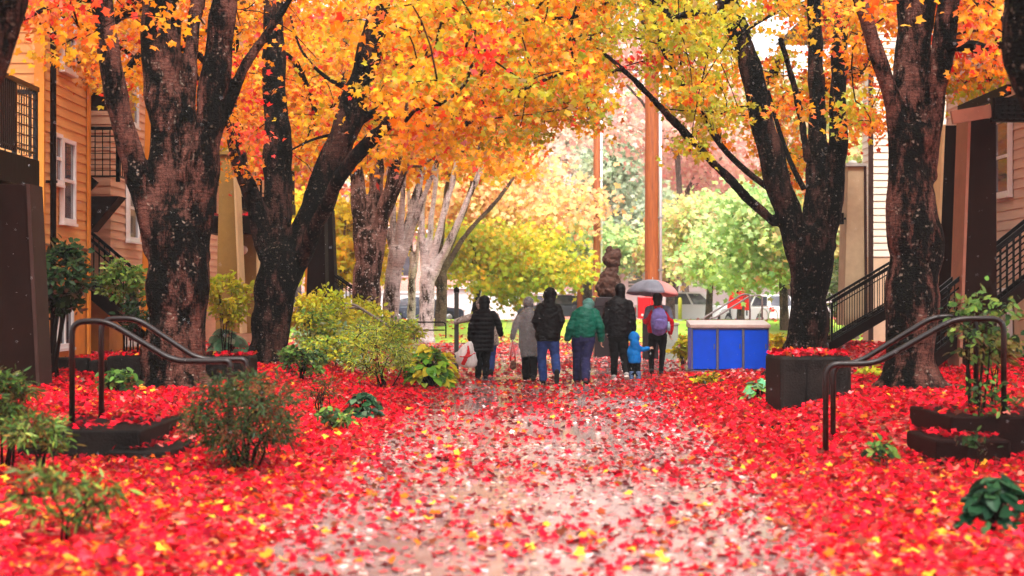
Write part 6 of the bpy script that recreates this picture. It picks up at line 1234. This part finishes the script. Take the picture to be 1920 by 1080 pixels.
    for i, (py, cx, hw, dp) in enumerate(rows):
        cc = Q(cx, py)
        for j in range(n): a = 2 * PI * j / n; k = 1 + .10 * math.sin(5 * a + i) + .06 * math.sin(9 * a - 2 * i); vs.append(cc + Vector((hw / s * math.cos(a) * k, dp * math.sin(a) * k, 0)))
    mb.add(vs, [(i * n + j, i * n + (j + 1) % n, (i + 1) * n + (j + 1) % n, (i + 1) * n + j) for i in range(len(rows) - 1) for j in range(n)] + [tuple((len(rows) - 1) * n + j for j in range(n))], True); mb.build('film', M['bagfilm'], o)
    mb = MB(); mb.hexa([Q(857, 671, -.02), Q(868, 668, -.02), Q(868, 668, .04), Q(857, 671, .04)], [Q(852, 662, -.01), Q(866, 655, -.01), Q(866, 655, .02), Q(852, 662, .02)]); mb.build('loose_flap', M['bagfilm'], o)
    mb = MB(); mb.ball(Q(880, 681), (.13, .075, .06), 14, 10); mb.tube([Q(868, 684, -.10), Q(873, 674, -.145), Q(879, 660, -.13), Q(878, 648, -.07)], [.05, .045, .04, .02], 8, ry=[.014] * 4); mb.tube([Q(862, 668, -.10), Q(876, 669, -.15), Q(891, 662, -.11)], [.02, .03, .022], 8, ry=[.014] * 3); me = displace(weld(mb, .012, 2), WR(.012)); link('contents', me, M['red_paint'], o)
    d = 31.9; s = F / d; Q = lambda px, py, dy=0: Vector(((px - 960) / s, d + dy, H - (py - HZ) / s)); o = empty('hand_bag', Q(962, 692), 'small brown bag on long red straps, hanging from the poncho walker', 'bag')
    mb = MB(); mb.tube([Q(961, 642, .05), Q(958, 662, 0), Q(957, 678, 0)], .015, 6); mb.build('strap', M['red_paint'], o); mb = MB(); mb.tube([Q(961, 642, .05), Q(966, 664, 0), Q(966, 678, 0)], .015, 6); mb.build('strap', M['red_paint'], o)
    mb = MB(); chain(mb, [Q(962, 680), Q(962, 688)], [.055, .062], [.04, .05]); link('pouch', displace(weld(mb, .01, 2), WR(.01, 14)), plain('brown_bag', (.12, .05, .035), .7), o)

# ------------------------------------------------------------------ air, light, camera
def rain():
    n = 2400; d = RNG.uniform(9, 30, n); mb = MB(); x = RNG.uniform(-.34, .34, n) * d; z = RNG.uniform(.1, 6.5, n)
    for i in range(n):
        r = random.uniform(.0009, .0021); c = Vector((x[i], d[i], z[i])); mb.add([c + Vector(q) * r for q in ((0, 0, 3.2), (1, 0, 0), (0, 1, 0), (-1, 0, 0), (0, -1, 0), (0, 0, -2.2))], [(0, 1, 2), (0, 2, 3), (0, 3, 4), (0, 4, 1), (5, 2, 1), (5, 3, 2), (5, 4, 3), (5, 1, 4)], True)
    m = plain('rain_water', (.8, .8, .8), .1, .02, 3, 0, spec=1.0); tag(mb.build('rain', m), 'scattered falling raindrops over the path', 'rain', kind='stuff')
def air_light_camera():
    me = bpy.data.meshes.new('haze'); x0, x1, y0, y1, z0, z1 = -405, 405, -65, 705, -1.2, 30
    me.from_pydata([(x0, y0, z0), (x1, y0, z0), (x1, y1, z0), (x0, y1, z0), (x0, y0, z1), (x1, y0, z1), (x1, y1, z1), (x0, y1, z1)], [], [(0, 3, 2, 1), (4, 5, 6, 7), (0, 1, 5, 4), (1, 2, 6, 5), (2, 3, 7, 6), (3, 0, 4, 7)])
    m = bpy.data.materials.new('rain_haze'); m.use_nodes = True; nt = m.node_tree; nt.nodes.clear(); o = N(nt, 'ShaderNodeOutputMaterial'); v = N(nt, 'ShaderNodeVolumePrincipled'); v.inputs['Color'].default_value = (.96, .95, .94, 1); v.inputs['Density'].default_value = HAZE; v.inputs['Anisotropy'].default_value = .2
    L(nt, v.outputs[0], o.inputs['Volume']); h = tag(link('haze', me, m), kind='stuff'); h.display_type = 'WIRE'
    w = bpy.data.worlds.new('World'); SC.world = w; w.use_nodes = True; nt = w.node_tree; nt.nodes.clear(); o = N(nt, 'ShaderNodeOutputWorld'); b = N(nt, 'ShaderNodeBackground'); sk = N(nt, 'ShaderNodeTexSky'); sk.sky_type = 'NISHITA'; sk.sun_disc = False
    EL, AZ = math.radians(60), math.radians(170); sk.sun_elevation = EL; sk.sun_rotation = AZ; sk.air_density = 1.0; sk.dust_density = 4.0; sk.ozone_density = .6
    hs = N(nt, 'ShaderNodeHueSaturation', Saturation=.18); L(nt, sk.outputs[0], hs.inputs['Color']); L(nt, hs.outputs[0], b.inputs['Color']); b.inputs['Strength'].default_value = SKY; L(nt, b.outputs[0], o.inputs['Surface'])
    ld = bpy.data.lights.new('sun', 'SUN'); ld.energy = SUN; ld.angle = math.radians(14); ld.color = (1, .94, .86); lo = bpy.data.objects.new('sun', ld); COL.objects.link(lo)
    dv = Vector((math.sin(AZ) * math.cos(EL), math.cos(AZ) * math.cos(EL), math.sin(EL))); lo.rotation_euler = dv.to_track_quat('Z', 'Y').to_euler()
    cd = bpy.data.cameras.new('camera'); cd.sensor_width = 36; cd.lens = F / 1920 * 36; cd.shift_y = (HZ - 540) / 1920; cd.clip_start = .2; cd.clip_end = 2000; cd.dof.use_dof = True; cd.dof.focus_distance = 30; cd.dof.aperture_fstop = 2.0
    co = bpy.data.objects.new('camera', cd); COL.objects.link(co); co.location = (0, 0, H); co.rotation_euler = (PI / 2, 0, 0); SC.camera = co
    SC.render.engine = 'CYCLES'; cy = SC.cycles; cy.use_denoising = True; cy.max_bounces = 7; cy.diffuse_bounces = 3; cy.glossy_bounces = 2; cy.transmission_bounces = 4; cy.transparent_max_bounces = 8; cy.volume_bounces = 0; cy.use_adaptive_sampling = True; cy.adaptive_threshold = .02; cy.sample_clamp_indirect = 8; cy.caustics_reflective = False; cy.caustics_refractive = False
    vs = SC.view_settings; vs.view_transform = 'Standard'; vs.look = 'None'; vs.exposure = EXPO; vs.gamma = 1
HAZE, SKY, SUN, EXPO = .00055, .15, 1.5, 1.6
import time as _t
_T = _t.time()
for fn in (setup_materials, ground, litter, main_trees, far_trees, plants, left_buildings, right_buildings, far_buildings, furniture, vehicles, people, rain, air_light_camera):
    fn(); print('built', fn.__name__, round(_t.time() - _T, 1))
